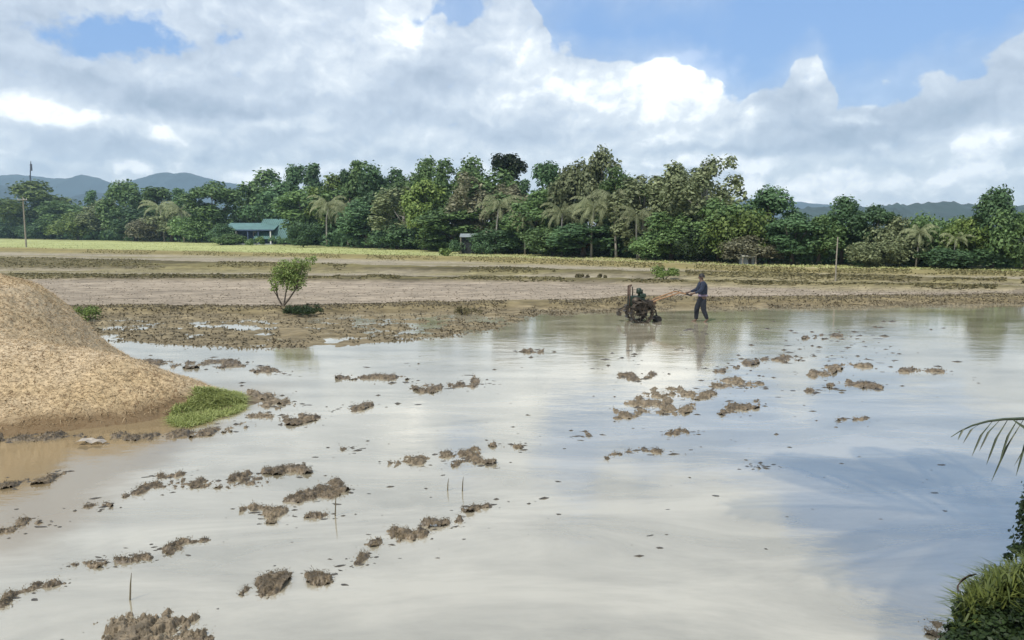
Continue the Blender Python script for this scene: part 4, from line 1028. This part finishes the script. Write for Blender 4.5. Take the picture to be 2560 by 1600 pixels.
shrub('bush', 757, 792, 766, 118, 'leaf_black', 'very dark low leaves standing in for the shadow under the small tree', 'bush', 5000, .024, seed=12, nl=44)  # leaf patch added as a dark stand-in for the tree's cast shadow

# ------------------------------------------------------------------ buildings
def slab(mb, quad, th):
    a = [Vector(v) for v in quad]; n = (a[1] - a[0]).cross(a[2] - a[0]).normalized() * th
    if n.z > 0: n = -n
    mb.add(a + [v + n for v in a], [(0, 1, 2, 3), (7, 6, 5, 4), (0, 4, 5, 1), (1, 5, 6, 2), (2, 6, 7, 3), (3, 7, 4, 0)])
def house():
    D0 = 180.0; s = D0 / F; X0 = (655 - 1280) * s; zb = .3
    root = empty('house', (X0, D0, zb)); tag(root, 'blue-walled house with a wide teal metal roof among the trees', 'house')
    x = lambda px: (px - 655) * s
    zz = lambda py: HCAM + (582 - py) * s - zb
    w = MB(); w.box(((x(560) + x(690)) / 2, 5.2, zz(573) / 2), (x(690) - x(560), 7.0, zz(573)))
    w.build('wall', M['wall_blue'], root)
    w = MB(); w.box(((x(662) + x(738)) / 2, 5.6, zz(570) / 2), (x(738) - x(662), 7.2, zz(570)))
    w.build('wall', M['wall_blue'], root)
    r = MB()
    slab(r, [(x(640), -1.0, zz(597)), (x(728), -1.0, zz(597)), (x(742), 4.6, zz(547)), (x(648), 4.6, zz(547))], .12)
    slab(r, [(x(648), 4.62, zz(547)), (x(742), 4.62, zz(547)), (x(745), 10.5, zz(585)), (x(640), 10.5, zz(585))], .12)
    rm = r.build('roof', M['roof_teal'], root)
    rb = MB()
    for i in range(18):
        t = (i + .5) / 18; a = Vector((x(640), -1.0, zz(597) + .03)).lerp(Vector((x(728), -1.0, zz(597) + .03)), t); b = Vector((x(648), 4.6, zz(547) + .03)).lerp(Vector((x(742), 4.6, zz(547) + .03)), t)
        rb.tube([a, b], .05, 4)
    rb.build('rib', M['roof_teal'], rm)
    r = MB()
    slab(r, [(x(556), -.8, zz(574)), (x(692), -.8, zz(574)), (x(692), 4.4, zz(557)), (x(566), 4.4, zz(557))], .12)
    slab(r, [(x(566), 4.42, zz(557)), (x(692), 4.42, zz(557)), (x(692), 9.3, zz(572)), (x(556), 9.3, zz(572))], .12)
    r.build('roof', M['roof_teal'], root)
    f = MB(); f.box(((x(556) + x(690)) / 2, -.86, zz(575.5)), (x(690) - x(556), .1, .28)); f.build('fascia', M['wall_blue'], root)
    for px in (566, 596, 626, 652, 682):
        p = MB(); p.box((x(px), -.6, zz(575) / 2), (.26, .26, zz(575))); p.build('post', M['white_paint'] if px in (596, 682) else M['wall_blue'], root)
    for a, b in ((580, 592), (631, 647), (656, 674)):
        m_ = MB(); m_.box(((x(a) + x(b)) / 2, 1.66, zz(585)), (x(b) - x(a), .12, zz(580) - zz(592))); wn = m_.build('window', M['white_paint'], root)
        m_ = MB(); m_.box(((x(a) + x(b)) / 2, 1.58, zz(585)), (x(b) - x(a) - .25, .08, zz(580) - zz(592) - .25)); m_.build('pane', M['glass_dark'], wn)
    m_ = MB(); m_.box((x(610), 1.64, 1.05), (1.1, .12, 2.1)); m_.build('door', M['glass_dark'], root)
    g_ = MB(); g_.box(((x(560) + x(690)) / 2, -.2, .12), (x(690) - x(560), 3.4, .24)); g_.build('porch_floor', M['roof_grey'], root)
house()
shrub('bush', 640, 617, 592, 74, 'leaf_mid', 'low green bush in front of the house porch', 'bush', 900, .03, seed=41)
shrub('bush', 712, 618, 588, 80, 'leaf_dark', 'low dark bush below the right part of the teal roof', 'bush', 900, .03, seed=42)
def hut(px0, px1, base, eave, top, D0, label, roofm, wallm, name='hut'):
    s = D0 / F; c = (px0 + px1) / 2; X0 = (c - 1280) * s; zb = .28
    root = empty(name, (X0, D0, zb)); tag(root, label, name)
    W = (px1 - px0) * s; ze = HCAM + (582 - eave) * s - zb; zt = HCAM + (582 - top) * s - zb
    w = MB(); w.box((0, W * .4, ze / 2), (W * .86, W * .7, ze)); w.build('wall', M[wallm], root)
    r = MB(); slab(r, [(-W / 2, -.25, ze), (W / 2, -.25, ze), (W / 2, W * .4, zt), (-W / 2, W * .4, zt)], .07)
    slab(r, [(-W / 2, W * .4 + .01, zt), (W / 2, W * .4 + .01, zt), (W / 2, W * .85, ze), (-W / 2, W * .85, ze)], .07); r.build('roof', M[roofm], root)
    d = MB(); d.box((W * .1, W * .05 - .03, min(.9, ze * .45)), (W * .2, .05, min(1.8, ze * .9))); d.build('door', M['glass_dark'], root)
    for sx in (-1, 1):
        p = MB(); p.box((sx * W * .45, -.18, ze / 2 - .03), (.1, .1, ze - .06)); p.build('post', M['pole'], root)
M['wall_dark'] = simple_mat('dark timber wall', (.025, .03, .035), .9, var=.3, scale=3)
hut(1150, 1206, 636, 592, 584, 101, 'small hut with a grey metal roof half hidden in the dark trees', 'roof_grey', 'wall_dark')
shrub('bush', 1150, 640, 600, 50, 'leaf_dark', 'dark bush in front of the left side of the grey-roofed hut', 'bush', 1200, .03, seed=31)
shrub('bush', 1205, 642, 606, 46, 'leaf_dark', 'dark bush in front of the right side of the grey-roofed hut', 'bush', 1200, .03, seed=32)
hut(1852, 1888, 664, 640, 632, 66.0, 'low shed with a faded pale roof right of the farmer', 'roof_beige', 'roof_grey', 'shed')

# ------------------------------------------------------------------ poles and mast
def pole(px, by, ty, r0, label, cross=False):
    g = G(px, by); D0 = g.y; zb = gz(g.x, g.y); root = empty('utility_pole' if cross else 'bamboo_pole', (g.x, D0, zb)); tag(root, label, 'pole')
    H = At(px, ty, D0).z - zb; m_ = MB(); m_.tube([(0, 0, -.3), (0, 0, H * .5), (0.02, 0, H)], [r0, r0 * .85, r0 * .65], 10); m_.build('shaft', M['pole'], root)
    if cross:
        m_ = MB(); m_.box((0, -.2, H * .94), (1.8, .12, .14)); m_.build('crossarm', M['pole'], root)
        for k in (-.8, 0.3, .8):
            m_ = MB(); m_.tube([(k, -.2, H * .94 + .07), (k, -.2, H * .94 + .25)], [.06, .04], 8); m_.build('insulator', M['white_paint'], root)
pole(66, 622, 492, .16, 'weathered utility pole standing in the grass at far left', True)
pole(2088, 712, 592, .045, 'thin pale bamboo pole standing in the field right of the farmer')
pole(1597, 654, 636, .12, 'short whitish post at the foot of the trees above the tractor')
def mast():
    D0 = 372.0; s = D0 / F; zb = .3; X0 = (93 - 1280) * s; H = HCAM + (582 - 407) * s - zb
    root = empty('radio_mast', (X0, D0, zb)); tag(root, 'thin dark radio mast rising above the domed tree at far left', 'mast')
    m_ = MB(); h1 = H * .82; pr = [(.5 * math.cos(a), .5 * math.sin(a)) for a in (0, 2.09, 4.19)]
    for k in range(3):
        a, b = pr[k], pr[(k + 1) % 3]
        m_.tube([(a[0] * 1.5, a[1] * 1.5, 0), (a[0] * .5, a[1] * .5, h1)], .10, 6)
        for j in range(14):
            z0 = h1 * j / 14; z1 = h1 * (j + 1) / 14; f0 = 1.5 - z0 / h1; f1 = 1.5 - z1 / h1
            m_.tube([(a[0] * f0, a[1] * f0, z0), (b[0] * f1, b[1] * f1, z1)], .06, 4)
    m_.build('lattice', M['mast'], root)
    m_ = MB(); m_.tube([(0, 0, h1 - 1), (.5, 0, H * .93), (.8, 0, H)], [.22, .28, .12], 6); m_.build('antenna', M['mast'], root)
    m_ = MB(); m_.box((.75, 0, H * .92), (.8, .5, 3.2)); m_.build('panel', M['mast'], root)
mast()

# ------------------------------------------------------------------ hand tractor
def tractor():
    g = G(1597, 803); root = empty('hand_tractor', (g.x, g.y, -.03), R(4)); tag(root, 'dark two-wheeled hand tractor with iron cage wheels and long brown handles', 'hand tractor')
    def cage(y, nm='cage_wheel'):
        c = (0, y, .37); mb = MB(); w = .13
        for dy in (-w, w): mb.torus((0, y + dy, .37), (0, 1, 0), .36, .026, 28)
        mb.torus((0, y, .37), (0, 1, 0), .355, .020, 28); wh = mb.build(nm, M['steel'], root, True)
        p = MB()
        for k in range(12):
            a = k * math.pi / 6; q = Vector((math.cos(a), 0, math.sin(a)))
            p.box(Vector(c) + q * .37, (.15, 2 * w + .12, .02), Matrix.Rotation(-a - .5, 3, 'Y'))
        p.build('paddle', M['steel'], wh)
        p = MB(); p.cyl((0, y - w - .02, .37), (0, y + w + .02, .37), .05, 12)
        for dy in (-w, w):
            for k in range(6):
                a = k * math.pi / 3 + .2; p.tube([(0, y + dy, .37), (math.cos(a) * .36, y + dy, .37 + math.sin(a) * .36)], .012, 5)
        p.build('spoke', M['steel'], wh)
    cage(-.42); cage(.42)
    a = MB(); a.cyl((0, -.58, .37), (0, .58, .37), .028, 10); a.build('axle', M['steel'], root)
    f = MB()
    for sy in (-.16, .16):
        f.box((.03, sy, .53), (1.05, .05, .06)); f.box((-.34, sy, .42), (.05, .05, .22)); f.box((.12, sy, .44), (.05, .05, .2))
    f.box((-.49, 0, .53), (.05, .36, .06)); f.box((.5, 0, .55), (.06, .36, .08)); f.box((.05, 0, .37), (.26, .22, .3))
    f.build('frame', M['steel'], root, bevel=.006)
    e = MB(); e.box((-.16, 0, .74), (.40, .30, .34)); e.box((-.12, 0, .60), (.5, .26, .08)); e.box((.10, 0, .72), (.16, .26, .24))
    for k in range(6): e.box((-.375, 0, .62 + k * .05), (.03, .27, .015))
    e.build('engine', M['engine_green'], root, bevel=.012)
    for sy in (-.22, .22):
        cw = MB(); cw.box((.10, sy, .60), (.66, .03, .32)); cw.build('side_plate', M['steel'], root, bevel=.01)
    fl = MB(); fl.cyl((-.14, -.16, .72), (-.14, -.24, .72), .15, 24); fl.torus((-.14, -.2, .72), (0, 1, 0), .15, .025, 24); fl.build('flywheel', M['steel'], root, True)
    pu = MB(); pu.cyl((.34, -.17, .58), (.34, -.23, .58), .12, 20); pu.build('pulley', M['steel'], root)
    bl = MB(); bl.tube([(-.14, -.2, .875), (.34, -.2, .70)], .014, 5); bl.tube([(-.14, -.2, .565), (.34, -.2, .46)], .014, 5); bl.build('drive_belt', M['rubber'], root)
    ra = MB(); ra.tube([(-.36, -.13, .5), (-.36, -.13, 1.30)], .028, 8); ra.tube([(-.36, .13, .5), (-.36, .13, 1.24)], .028, 8); ra.tube([(-.36, -.13, 1.28), (-.36, .13, 1.24)], .024, 8); ra.tube([(-.36, -.13, .98), (-.36, .13, .98)], .022, 8)
    ra.tube([(-.36, -.13, 1.25), (-.30, -.13, 1.30)], .03, 8); ra.build('lifting_frame', M['rust'], root, True)
    ex = MB(); ex.tube([(-.22, .06, .88), (-.22, .06, 1.12), (-.24, .06, 1.22)], .022, 8); ex.build('exhaust_pipe', M['steel'], root, True)
    mu = MB(); mu.tube([(-.03, -.02, .9), (-.03, -.02, 1.0)], .03, 8); mu.tube([(-.03, -.02, .98), (-.03, -.02, 1.0), (-.02, -.02, 1.16), (-.02, -.02, 1.18)], [.04, .085, .085, .04], 14); mu.box((.06, -.02, 1.06), (.09, .1, .12)); mu.build('air_cleaner', M['engine_green'], root, True)
    ft = MB(); ft.box((.10, 0, .92), (.22, .28, .14)); k_ = ft.build('fuel_tank', M['engine_green'], root, bevel=.03)
    cp = MB(); cp.cyl((.10, 0, .99), (.10, 0, 1.03), .035, 12); cp.build('cap', M['pale_plastic'], k_)
    for sy in (-1, 1):
        h = MB(); h.tube([(.28, sy * .13, .56), (.42, sy * .17, .70), (.62, sy * .22, .80), (1.05, sy * .28, .94), (1.32, sy * .30, 1.03), (1.50, sy * .31, 1.00), (1.70, sy * .31, .94)], .024, 8)
        ho = h.build('handlebar', M['orange_pipe'], root, True)
        gr = MB(); gr.tube([(1.54, sy * .31, .99), (1.74, sy * .31, .93)], .031, 10); gr.build('grip', M['rubber'], ho)
        lv = MB(); lv.tube([(1.28, sy * .28, 1.05), (1.30, sy * .28, 1.12), (1.42, sy * .28, 1.08)], .012, 6); lv.build('lever', M['steel'], ho)
    cb = MB(); cb.tube([(.72, -.24, .83), (.72, .24, .83)], .02, 8); cb.tube([(1.15, -.29, .97), (1.15, .29, .97)], .018, 8); cb.build('crossbar', M['orange_pipe'], root)
    bx = MB(); bx.box((.46, 0, .68), (.22, .2, .14)); bx.build('tool_box', M['rust'], root, bevel=.01)
    tl = MB(); tl.tube([(.45, 0, .52), (.58, 0, .40), (.64, 0, .14)], .028, 8); tl.build('tail_bracket', M['steel'], root)
    tw = MB(); tw.cyl((.64, -.16, .10), (.64, .16, .10), .115, 18); tw.torus((.64, -.16, .1), (0, 1, 0), .105, .02, 18); tw.torus((.64, .16, .1), (0, 1, 0), .105, .02, 18); tw.build('tail_wheel', M['rubber'], root)
    bm_ = MB(); bm_.tube([(-.5, -.16, .5), (-.70, -.12, .42), (-.72, 0, .30), (-.70, .12, .42), (-.5, .16, .5)], .022, 8); bm_.box((-.70, 0, .30), (.10, .36, .12)); bm_.build('bumper', M['steel'], root)
tractor()

# ------------------------------------------------------------------ farmer
def skin_obj(name, J, E, mat, parent, sub=2, root='pelvis'):
    names = list(J); me = bpy.data.meshes.new(name); bm = bmesh.new(); lay = bm.verts.layers.skin.verify(); vs = {}
    for n in names:
        co, r = J[n]; v = bm.verts.new(co); v[lay].radius = (r, r) if not hasattr(r, '__len__') else r; v[lay].use_root = (n == root); vs[n] = v
    for a, b in E: bm.edges.new((vs[a], vs[b]))
    bm.to_mesh(me); bm.free()
    o = link_mesh(name, me, mat, parent)
    s = o.modifiers.new('skin', 'SKIN'); s.use_smooth_shade = True
    q = o.modifiers.new('sub', 'SUBSURF'); q.levels = sub; q.render_levels = sub
    return o
def farmer():
    g = G(1753, 804); root = empty('person', (g.x, g.y, -.06), 0)
    root.scale = (1.08, 1.08, 1.0); tag(root, 'farmer in navy long-sleeved shirt and dark trousers walking behind the hand tractor, holding its handles', 'person')
    J = {'pelvis': ((.03, 0, .93), .125), 'waist': ((.02, 0, 1.06), .115), 'chest': ((.0, 0, 1.26), .14), 'neckb': ((-.01, 0, 1.42), .07), 'neck': ((-.025, 0, 1.48), .052), 'skull': ((-.04, 0, 1.58), .085), 'crown': ((-.035, 0, 1.655), .070), 'jaw': ((-.085, 0, 1.535), .038), 'nose': ((-.138, 0, 1.575), .012)}
    E = [('pelvis', 'waist'), ('waist', 'chest'), ('chest', 'neckb'), ('neckb', 'neck'), ('neck', 'skull'), ('skull', 'crown'), ('skull', 'jaw'), ('skull', 'nose')]
    SH = {}
    for s, nm in ((-1, 'l'), (1, 'r')):
        # facing -x: near side (y<0) is the left side
        sh = (0, s * .185, 1.385); el = (-.10, s * .27, 1.14); wr = (-.335, s * .30, 1.055); hd = (-.40, s * .305, 1.03)
        J.update({'sh' + nm: (sh, .062), 'el' + nm: (el, .042), 'wr' + nm: (wr, .027), 'hd' + nm: (hd, .036)})
        E += [('neckb', 'sh' + nm), ('sh' + nm, 'el' + nm), ('el' + nm, 'wr' + nm), ('wr' + nm, 'hd' + nm)]
        for f in range(4):
            yy = s * .305 + (f - 1.5) * .021
            a = (-.435, yy, 1.045); b = (-.462, yy, 1.025 - .002 * f); c = (-.455, yy, .998)
            J.update({f'f{nm}{f}a': (a, .011), f'f{nm}{f}b': (b, .010), f'f{nm}{f}c': (c, .008)}); E += [('hd' + nm, f'f{nm}{f}a'), (f'f{nm}{f}a', f'f{nm}{f}b'), (f'f{nm}{f}b', f'f{nm}{f}c')]
        J.update({f't{nm}a': ((-.385, s * .305 - s * .045, 1.012), .012), f't{nm}b': ((-.415, s * .305 - s * .05, .992), .009)}); E += [('hd' + nm, f't{nm}a'), (f't{nm}a', f't{nm}b')]
        fwd = -1 if s > 0 else 1
        hip = (.03, s * .09, .90)
        kn = (-.13, s * .10, .52) if s > 0 else (.03, s * .10, .50)
        an = (-.14, s * .10, .10) if s > 0 else (.17, s * .10, .14)
        to = (an[0] - .16, s * .11, .035) if s > 0 else (an[0] - .13, s * .11, .03)
        J.update({'hip' + nm: (hip, .088), 'kn' + nm: (kn, .056), 'an' + nm: (an, .036), 'to' + nm: (to, (.036, .024))})
        E += [('pelvis', 'hip' + nm), ('hip' + nm, 'kn' + nm), ('kn' + nm, 'an' + nm), ('an' + nm, 'to' + nm)]
    body = skin_obj('body', J, E, M['skin'], root)
    g1 = lambda n, k: (J[n][0], J[n][1] * k if not hasattr(J[n][1], '__len__') else .05)
    S = {n: g1(n, 1.36) for n in ('waist', 'chest')}; S['pelvis'] = ((.03, 0, .95), .155); S['neckb'] = ((-.01, 0, 1.41), .085)
    SE = [('pelvis', 'waist'), ('waist', 'chest'), ('chest', 'neckb')]
    for nm in 'lr':
        S['sh' + nm] = g1('sh' + nm, 1.3); S['el' + nm] = g1('el' + nm, 1.5); w = J['wr' + nm][0]; e_ = J['el' + nm][0]
        S['cu' + nm] = (tuple(e_[i] + (w[i] - e_[i]) * .85 for i in range(3)), .042)
        SE += [('neckb', 'sh' + nm), ('sh' + nm, 'el' + nm), ('el' + nm, 'cu' + nm)]
    skin_obj('shirt', S, SE, M['fabric_navy'], root)
    T_ = {'waist': ((.02, 0, 1.03), .13), 'pelvis': ((.03, 0, .90), .145)}; TE = [('pelvis', 'waist')]
    for nm in 'lr':
        T_['hip' + nm] = g1('hip' + nm, 1.3); T_['kn' + nm] = g1('kn' + nm, 1.6); k_ = J['kn' + nm][0]; a_ = J['an' + nm][0]
        T_['cf' + nm] = (tuple(k_[i] + (a_[i] - k_[i]) * .97 for i in range(3)), .062)
        TE += [('pelvis', 'hip' + nm), ('hip' + nm, 'kn' + nm), ('kn' + nm, 'cf' + nm)]
    skin_obj('trousers', T_, TE, M['fabric_dark'], root)
    m_ = MB(); m_.tube([(.03, 0, .925), (.03, 0, .94), (.028, 0, .985), (.028, 0, .995)], [.135, .152, .155, .14], 16); m_.build('waist_cloth', M['fabric_lilac'], root, True)
    h = MB(); vs = []; fs = []; n1, n2 = 7, 14
    for i in range(n1):
        th = i / (n1 - 1) * 1.75
        for k in range(n2):
            ph = 2 * math.pi * k / n2; rr = .105 * math.sin(th); f_ = 1 - .25 * max(0, -math.cos(ph)) * (th / 1.75) ** 2
            vs.append((-.025 + rr * math.cos(ph) * f_, rr * math.sin(ph) * .92, 1.60 + .118 * math.cos(th)))
    for i in range(n1 - 1):
        for k in range(n2): fs.append((i * n2 + k, (i + 1) * n2 + k, (i + 1) * n2 + (k + 1) % n2, i * n2 + (k + 1) % n2))
    h.add(vs, fs); h.build('hair', M['hair'], root, True)
    for s in (-1, 1):
        e = MB(); e.tube([(-.03, s * .085, 1.55), (-.03, s * .098, 1.575), (-.03, s * .088, 1.60)], [.012, .02, .012], 8); e.build('ear', M['skin'], root, True)
        e = MB(); e.tube([(-.122, s * .034, 1.592), (-.127, s * .034, 1.592)], [.010, .004], 8); e.build('eye', M['hair'], root)
    e = MB(); e.tube([(-.118, -.022, 1.535), (-.124, 0, 1.535), (-.118, .022, 1.535)], .006, 6); e.build('mouth', M['rust'], root)
farmer()

# ------------------------------------------------------------------ near bank: tussock, dark bushes, frond, dry leaf
def near_bank():
    r = np.random.default_rng(14)
    P_ = []
    for _ in range(5200):
        px = r.uniform(2405, 2760); edge = np.interp(px, [2405, 2440, 2480, 2560, 2760], [1462, 1425, 1400, 1375, 1350])
        Yd = r.uniform(3.7, 4.6); q = At(px, edge + r.uniform(18, 95), Yd); P_.append((q.x, q.y, q.z - .10))
    me = blades_mesh('t', np.array(P_), .12, .012, 1.6, 9)
    o = link_mesh('grass_tussock', me, M['grass_sun']); tag(o, 'sunlit green grass tussock on the bank at the lower right corner', 'grass tussock')
    def bush(pts, label, n, leaf, mat, seed, nm='bush'):
        c = At(pts[0][0], pts[0][1], pts[0][3]); root = empty(nm, (c.x, c.y, gz(c.x, c.y))); tag(root, label, 'bush')
        lob = []
        for px, py, rp, Yd in pts:
            q = At(px, py, Yd) - root.location; lob.append((*q, rp / F * Yd))
        link_mesh('foliage', crown_mesh('f', lob, n, leaf, seed), M[mat], root)
        m_ = MB()
        for l in lob[:7]: m_.tube([(.05, .05, -.1), (l[0] * .5, l[1] * .5, l[2] * .4), l[:3]], [.02, .014, .005], 5)
        m_.build('stem', M['bark'], root)
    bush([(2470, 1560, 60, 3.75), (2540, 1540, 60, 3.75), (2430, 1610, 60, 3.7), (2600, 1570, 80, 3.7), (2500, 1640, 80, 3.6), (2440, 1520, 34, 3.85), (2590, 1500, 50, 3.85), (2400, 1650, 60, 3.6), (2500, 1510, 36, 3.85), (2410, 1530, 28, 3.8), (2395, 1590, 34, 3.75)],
         'leafy bush standing in for shaded bank grass, with shade put into its dark leaf colour, below the sunlit tussock at the lower right corner', 9000, .014, 'leaf_black', 5)  # bank grass in shade, imitated by a bush with near-black leaves
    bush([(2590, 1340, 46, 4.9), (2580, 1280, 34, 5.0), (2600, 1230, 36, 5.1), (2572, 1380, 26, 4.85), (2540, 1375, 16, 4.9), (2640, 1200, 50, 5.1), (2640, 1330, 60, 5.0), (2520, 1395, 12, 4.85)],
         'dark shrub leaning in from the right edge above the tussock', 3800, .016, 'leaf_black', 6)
    # dry curled leaf
    m_ = MB(); D0 = 3.75
    pts = [(2394, 1482), (2392, 1465), (2402, 1450), (2418, 1440), (2440, 1434)]
    vs = []
    for i, (a, b) in enumerate(pts):
        q = At(a, b, D0 + .03 * i); w = (.004, .022, .026, .02, .004)[i]
        vs += [q + Vector((-w * .3, -w, w * .8)), q, q + Vector((w * .6, w, -w * .9))]
    m_.add(vs, [(i * 3 + k, i * 3 + 3 + k, i * 3 + 4 + k, i * 3 + 1 + k) for i in range(4) for k in range(2)])
    o = m_.build('dry_leaf', M['rust_leaf'], None, True); s_ = o.modifiers.new('s', 'SOLIDIFY'); s_.thickness = .003
    tag(o, 'curled dark brown dry leaf hanging at the left tip of the grassy bank', 'dry leaf')
    # palm frond
    D0 = 3.5; root = empty('palm_frond', At(2600, 1050, D0)); c = root.location.copy(); tag(root, 'drooping palm frond reaching in from the right edge over the water', 'palm frond')
    rp = [At(a, b, y) - c for a, b, y in ((2378, 1092, 3.35), (2400, 1078, 3.38), (2430, 1064, 3.4), (2470, 1053, 3.44), (2510, 1048, 3.48), (2570, 1046, 3.55), (2680, 1062, 3.7), (2850, 1150, 3.9), (3050, 1400, 4.1))]
    m_ = MB(); m_.tube(rp, [.0015, .0025, .004, .005, .006, .008, .012, .018, .022], 6); m_.build('midrib', M['frond'], root, True)
    for (a, b, e1, e2, y) in ((2425, 1066, 2395, 1100, 3.40), (2455, 1057, 2408, 1108, 3.43), (2482, 1052, 2430, 1140, 3.45), (2500, 1050, 2448, 1128, 3.47), (2520, 1048, 2466, 1162, 3.5), (2545, 1047, 2500, 1150, 3.52),
                              (2560, 1047, 2478, 1205, 3.54), (2590, 1048, 2540, 1190, 3.57), (2620, 1052, 2535, 1165, 3.6), (2660, 1058, 2590, 1200, 3.66), (2710, 1075, 2640, 1240, 3.72), (2530, 1048, 2600, 1110, 3.5), (2600, 1050, 2680, 1150, 3.6)):
        p0 = At(a, b, y) - c; p2 = At(e1, e2, y - .05) - c; p1 = (p0 + p2) / 2 + Vector((-.012, -.01, .02)); sd = Vector((.2, 1, .15)).normalized(); ac = Vector((.75, 0, .35)).normalized()
        vs = []
        for q, w in ((p0, .002), (p0.lerp(p1, .6), .006), (p1, .008), (p1.lerp(p2, .6), .006), (p2, .0008)): vs += [q - ac * w, q + sd * w * .4, q + ac * w]
        m2 = MB(); m2.add(vs, [(i * 3 + k, i * 3 + 3 + k, i * 3 + 4 + k, i * 3 + 1 + k) for i in range(4) for k in range(2)]); m2.build('leaflet', M['frond'], root)
M['rust_leaf'] = simple_mat('dry leaf', (.05, .03, .022), .8, scale=30, var=.4)
M['frond'] = simple_mat('palm frond green', (.045, .06, .028), .5, scale=20, var=.4)
near_bank()
def shade_palm():
    root = empty('coconut_palm', (4.0, -1.4, 1.3)); tag(root, 'tall leaning coconut palm on the near bank whose fronds shade the water', 'palm')
    top = Vector((-2.2, 4.3, 7.2))
    m_ = MB(); m_.tube([(0, 0, -.2), (.1, .3, 1.8), (-.5, 1.5, 4.2), (-1.4, 3.0, 6.0), top], [.22, .16, .14, .12, .10], 10); m_.build('trunk', M['bark_pale'], root, True)
    r = random.Random(77)
    for i in range(14):
        az = 2 * math.pi * i / 14 + r.uniform(-.2, .2); ang = r.uniform(-.1, .8); dh = Vector((math.cos(az), math.sin(az), 0)); side = Vector((-dh.y, dh.x, 0)); p = top.copy(); V = []; Q = []; st = 16; pts = []
        for k in range(st + 1): pts.append(p.copy()); p = p + (dh * math.cos(ang) + Vector((0, 0, 1)) * math.sin(ang)) * (3.3 / st); ang -= .07
        for k in range(st):
            a, b = pts[k], pts[k + 1]; w = .02; n = len(V); V += [a - side * w, a + side * w, b + side * w, b - side * w]; Q.append((n, n + 1, n + 2, n + 3))
            ll = .75 * math.sin(math.pi * min(1, (k + 1.5) / (st + 1.5))) ** .6
            for sg in (-1, 1):
                for q in range(4):
                    s0 = a.lerp(b, q / 4); s1 = a.lerp(b, q / 4 + .13); dr = (side * sg * .85 + (b - a).normalized() * .5 + Vector((0, 0, -.35))).normalized() * ll; n = len(V); V += [s0, s1, s1 + dr, s0 + dr]; Q.append((n, n + 1, n + 2, n + 3))
        me = np_mesh('f', np.array([tuple(v) for v in V]), np.array(Q)); link_mesh('frond', me, M['frond'], root)
shade_palm()

# haze
def haze():
    mb = MB(); mb.box((0, 1700, 158), (8600, 4000, 320))
    m = bpy.data.materials.new('haze'); t = nt(m); o = N(t, 'ShaderNodeOutputMaterial'); v = N(t, 'ShaderNodeVolumePrincipled')
    v.inputs['Color'].default_value = (.56, .80, 1, 1); v.inputs['Density'].default_value = .00022; v.inputs['Anisotropy'].default_value = .0
    t.links.new(v.outputs[0], o.inputs['Volume'])
    tag(mb.build('haze', m), 'thin blue haze between the fields and the hills', 'haze', kind='stuff')
haze()
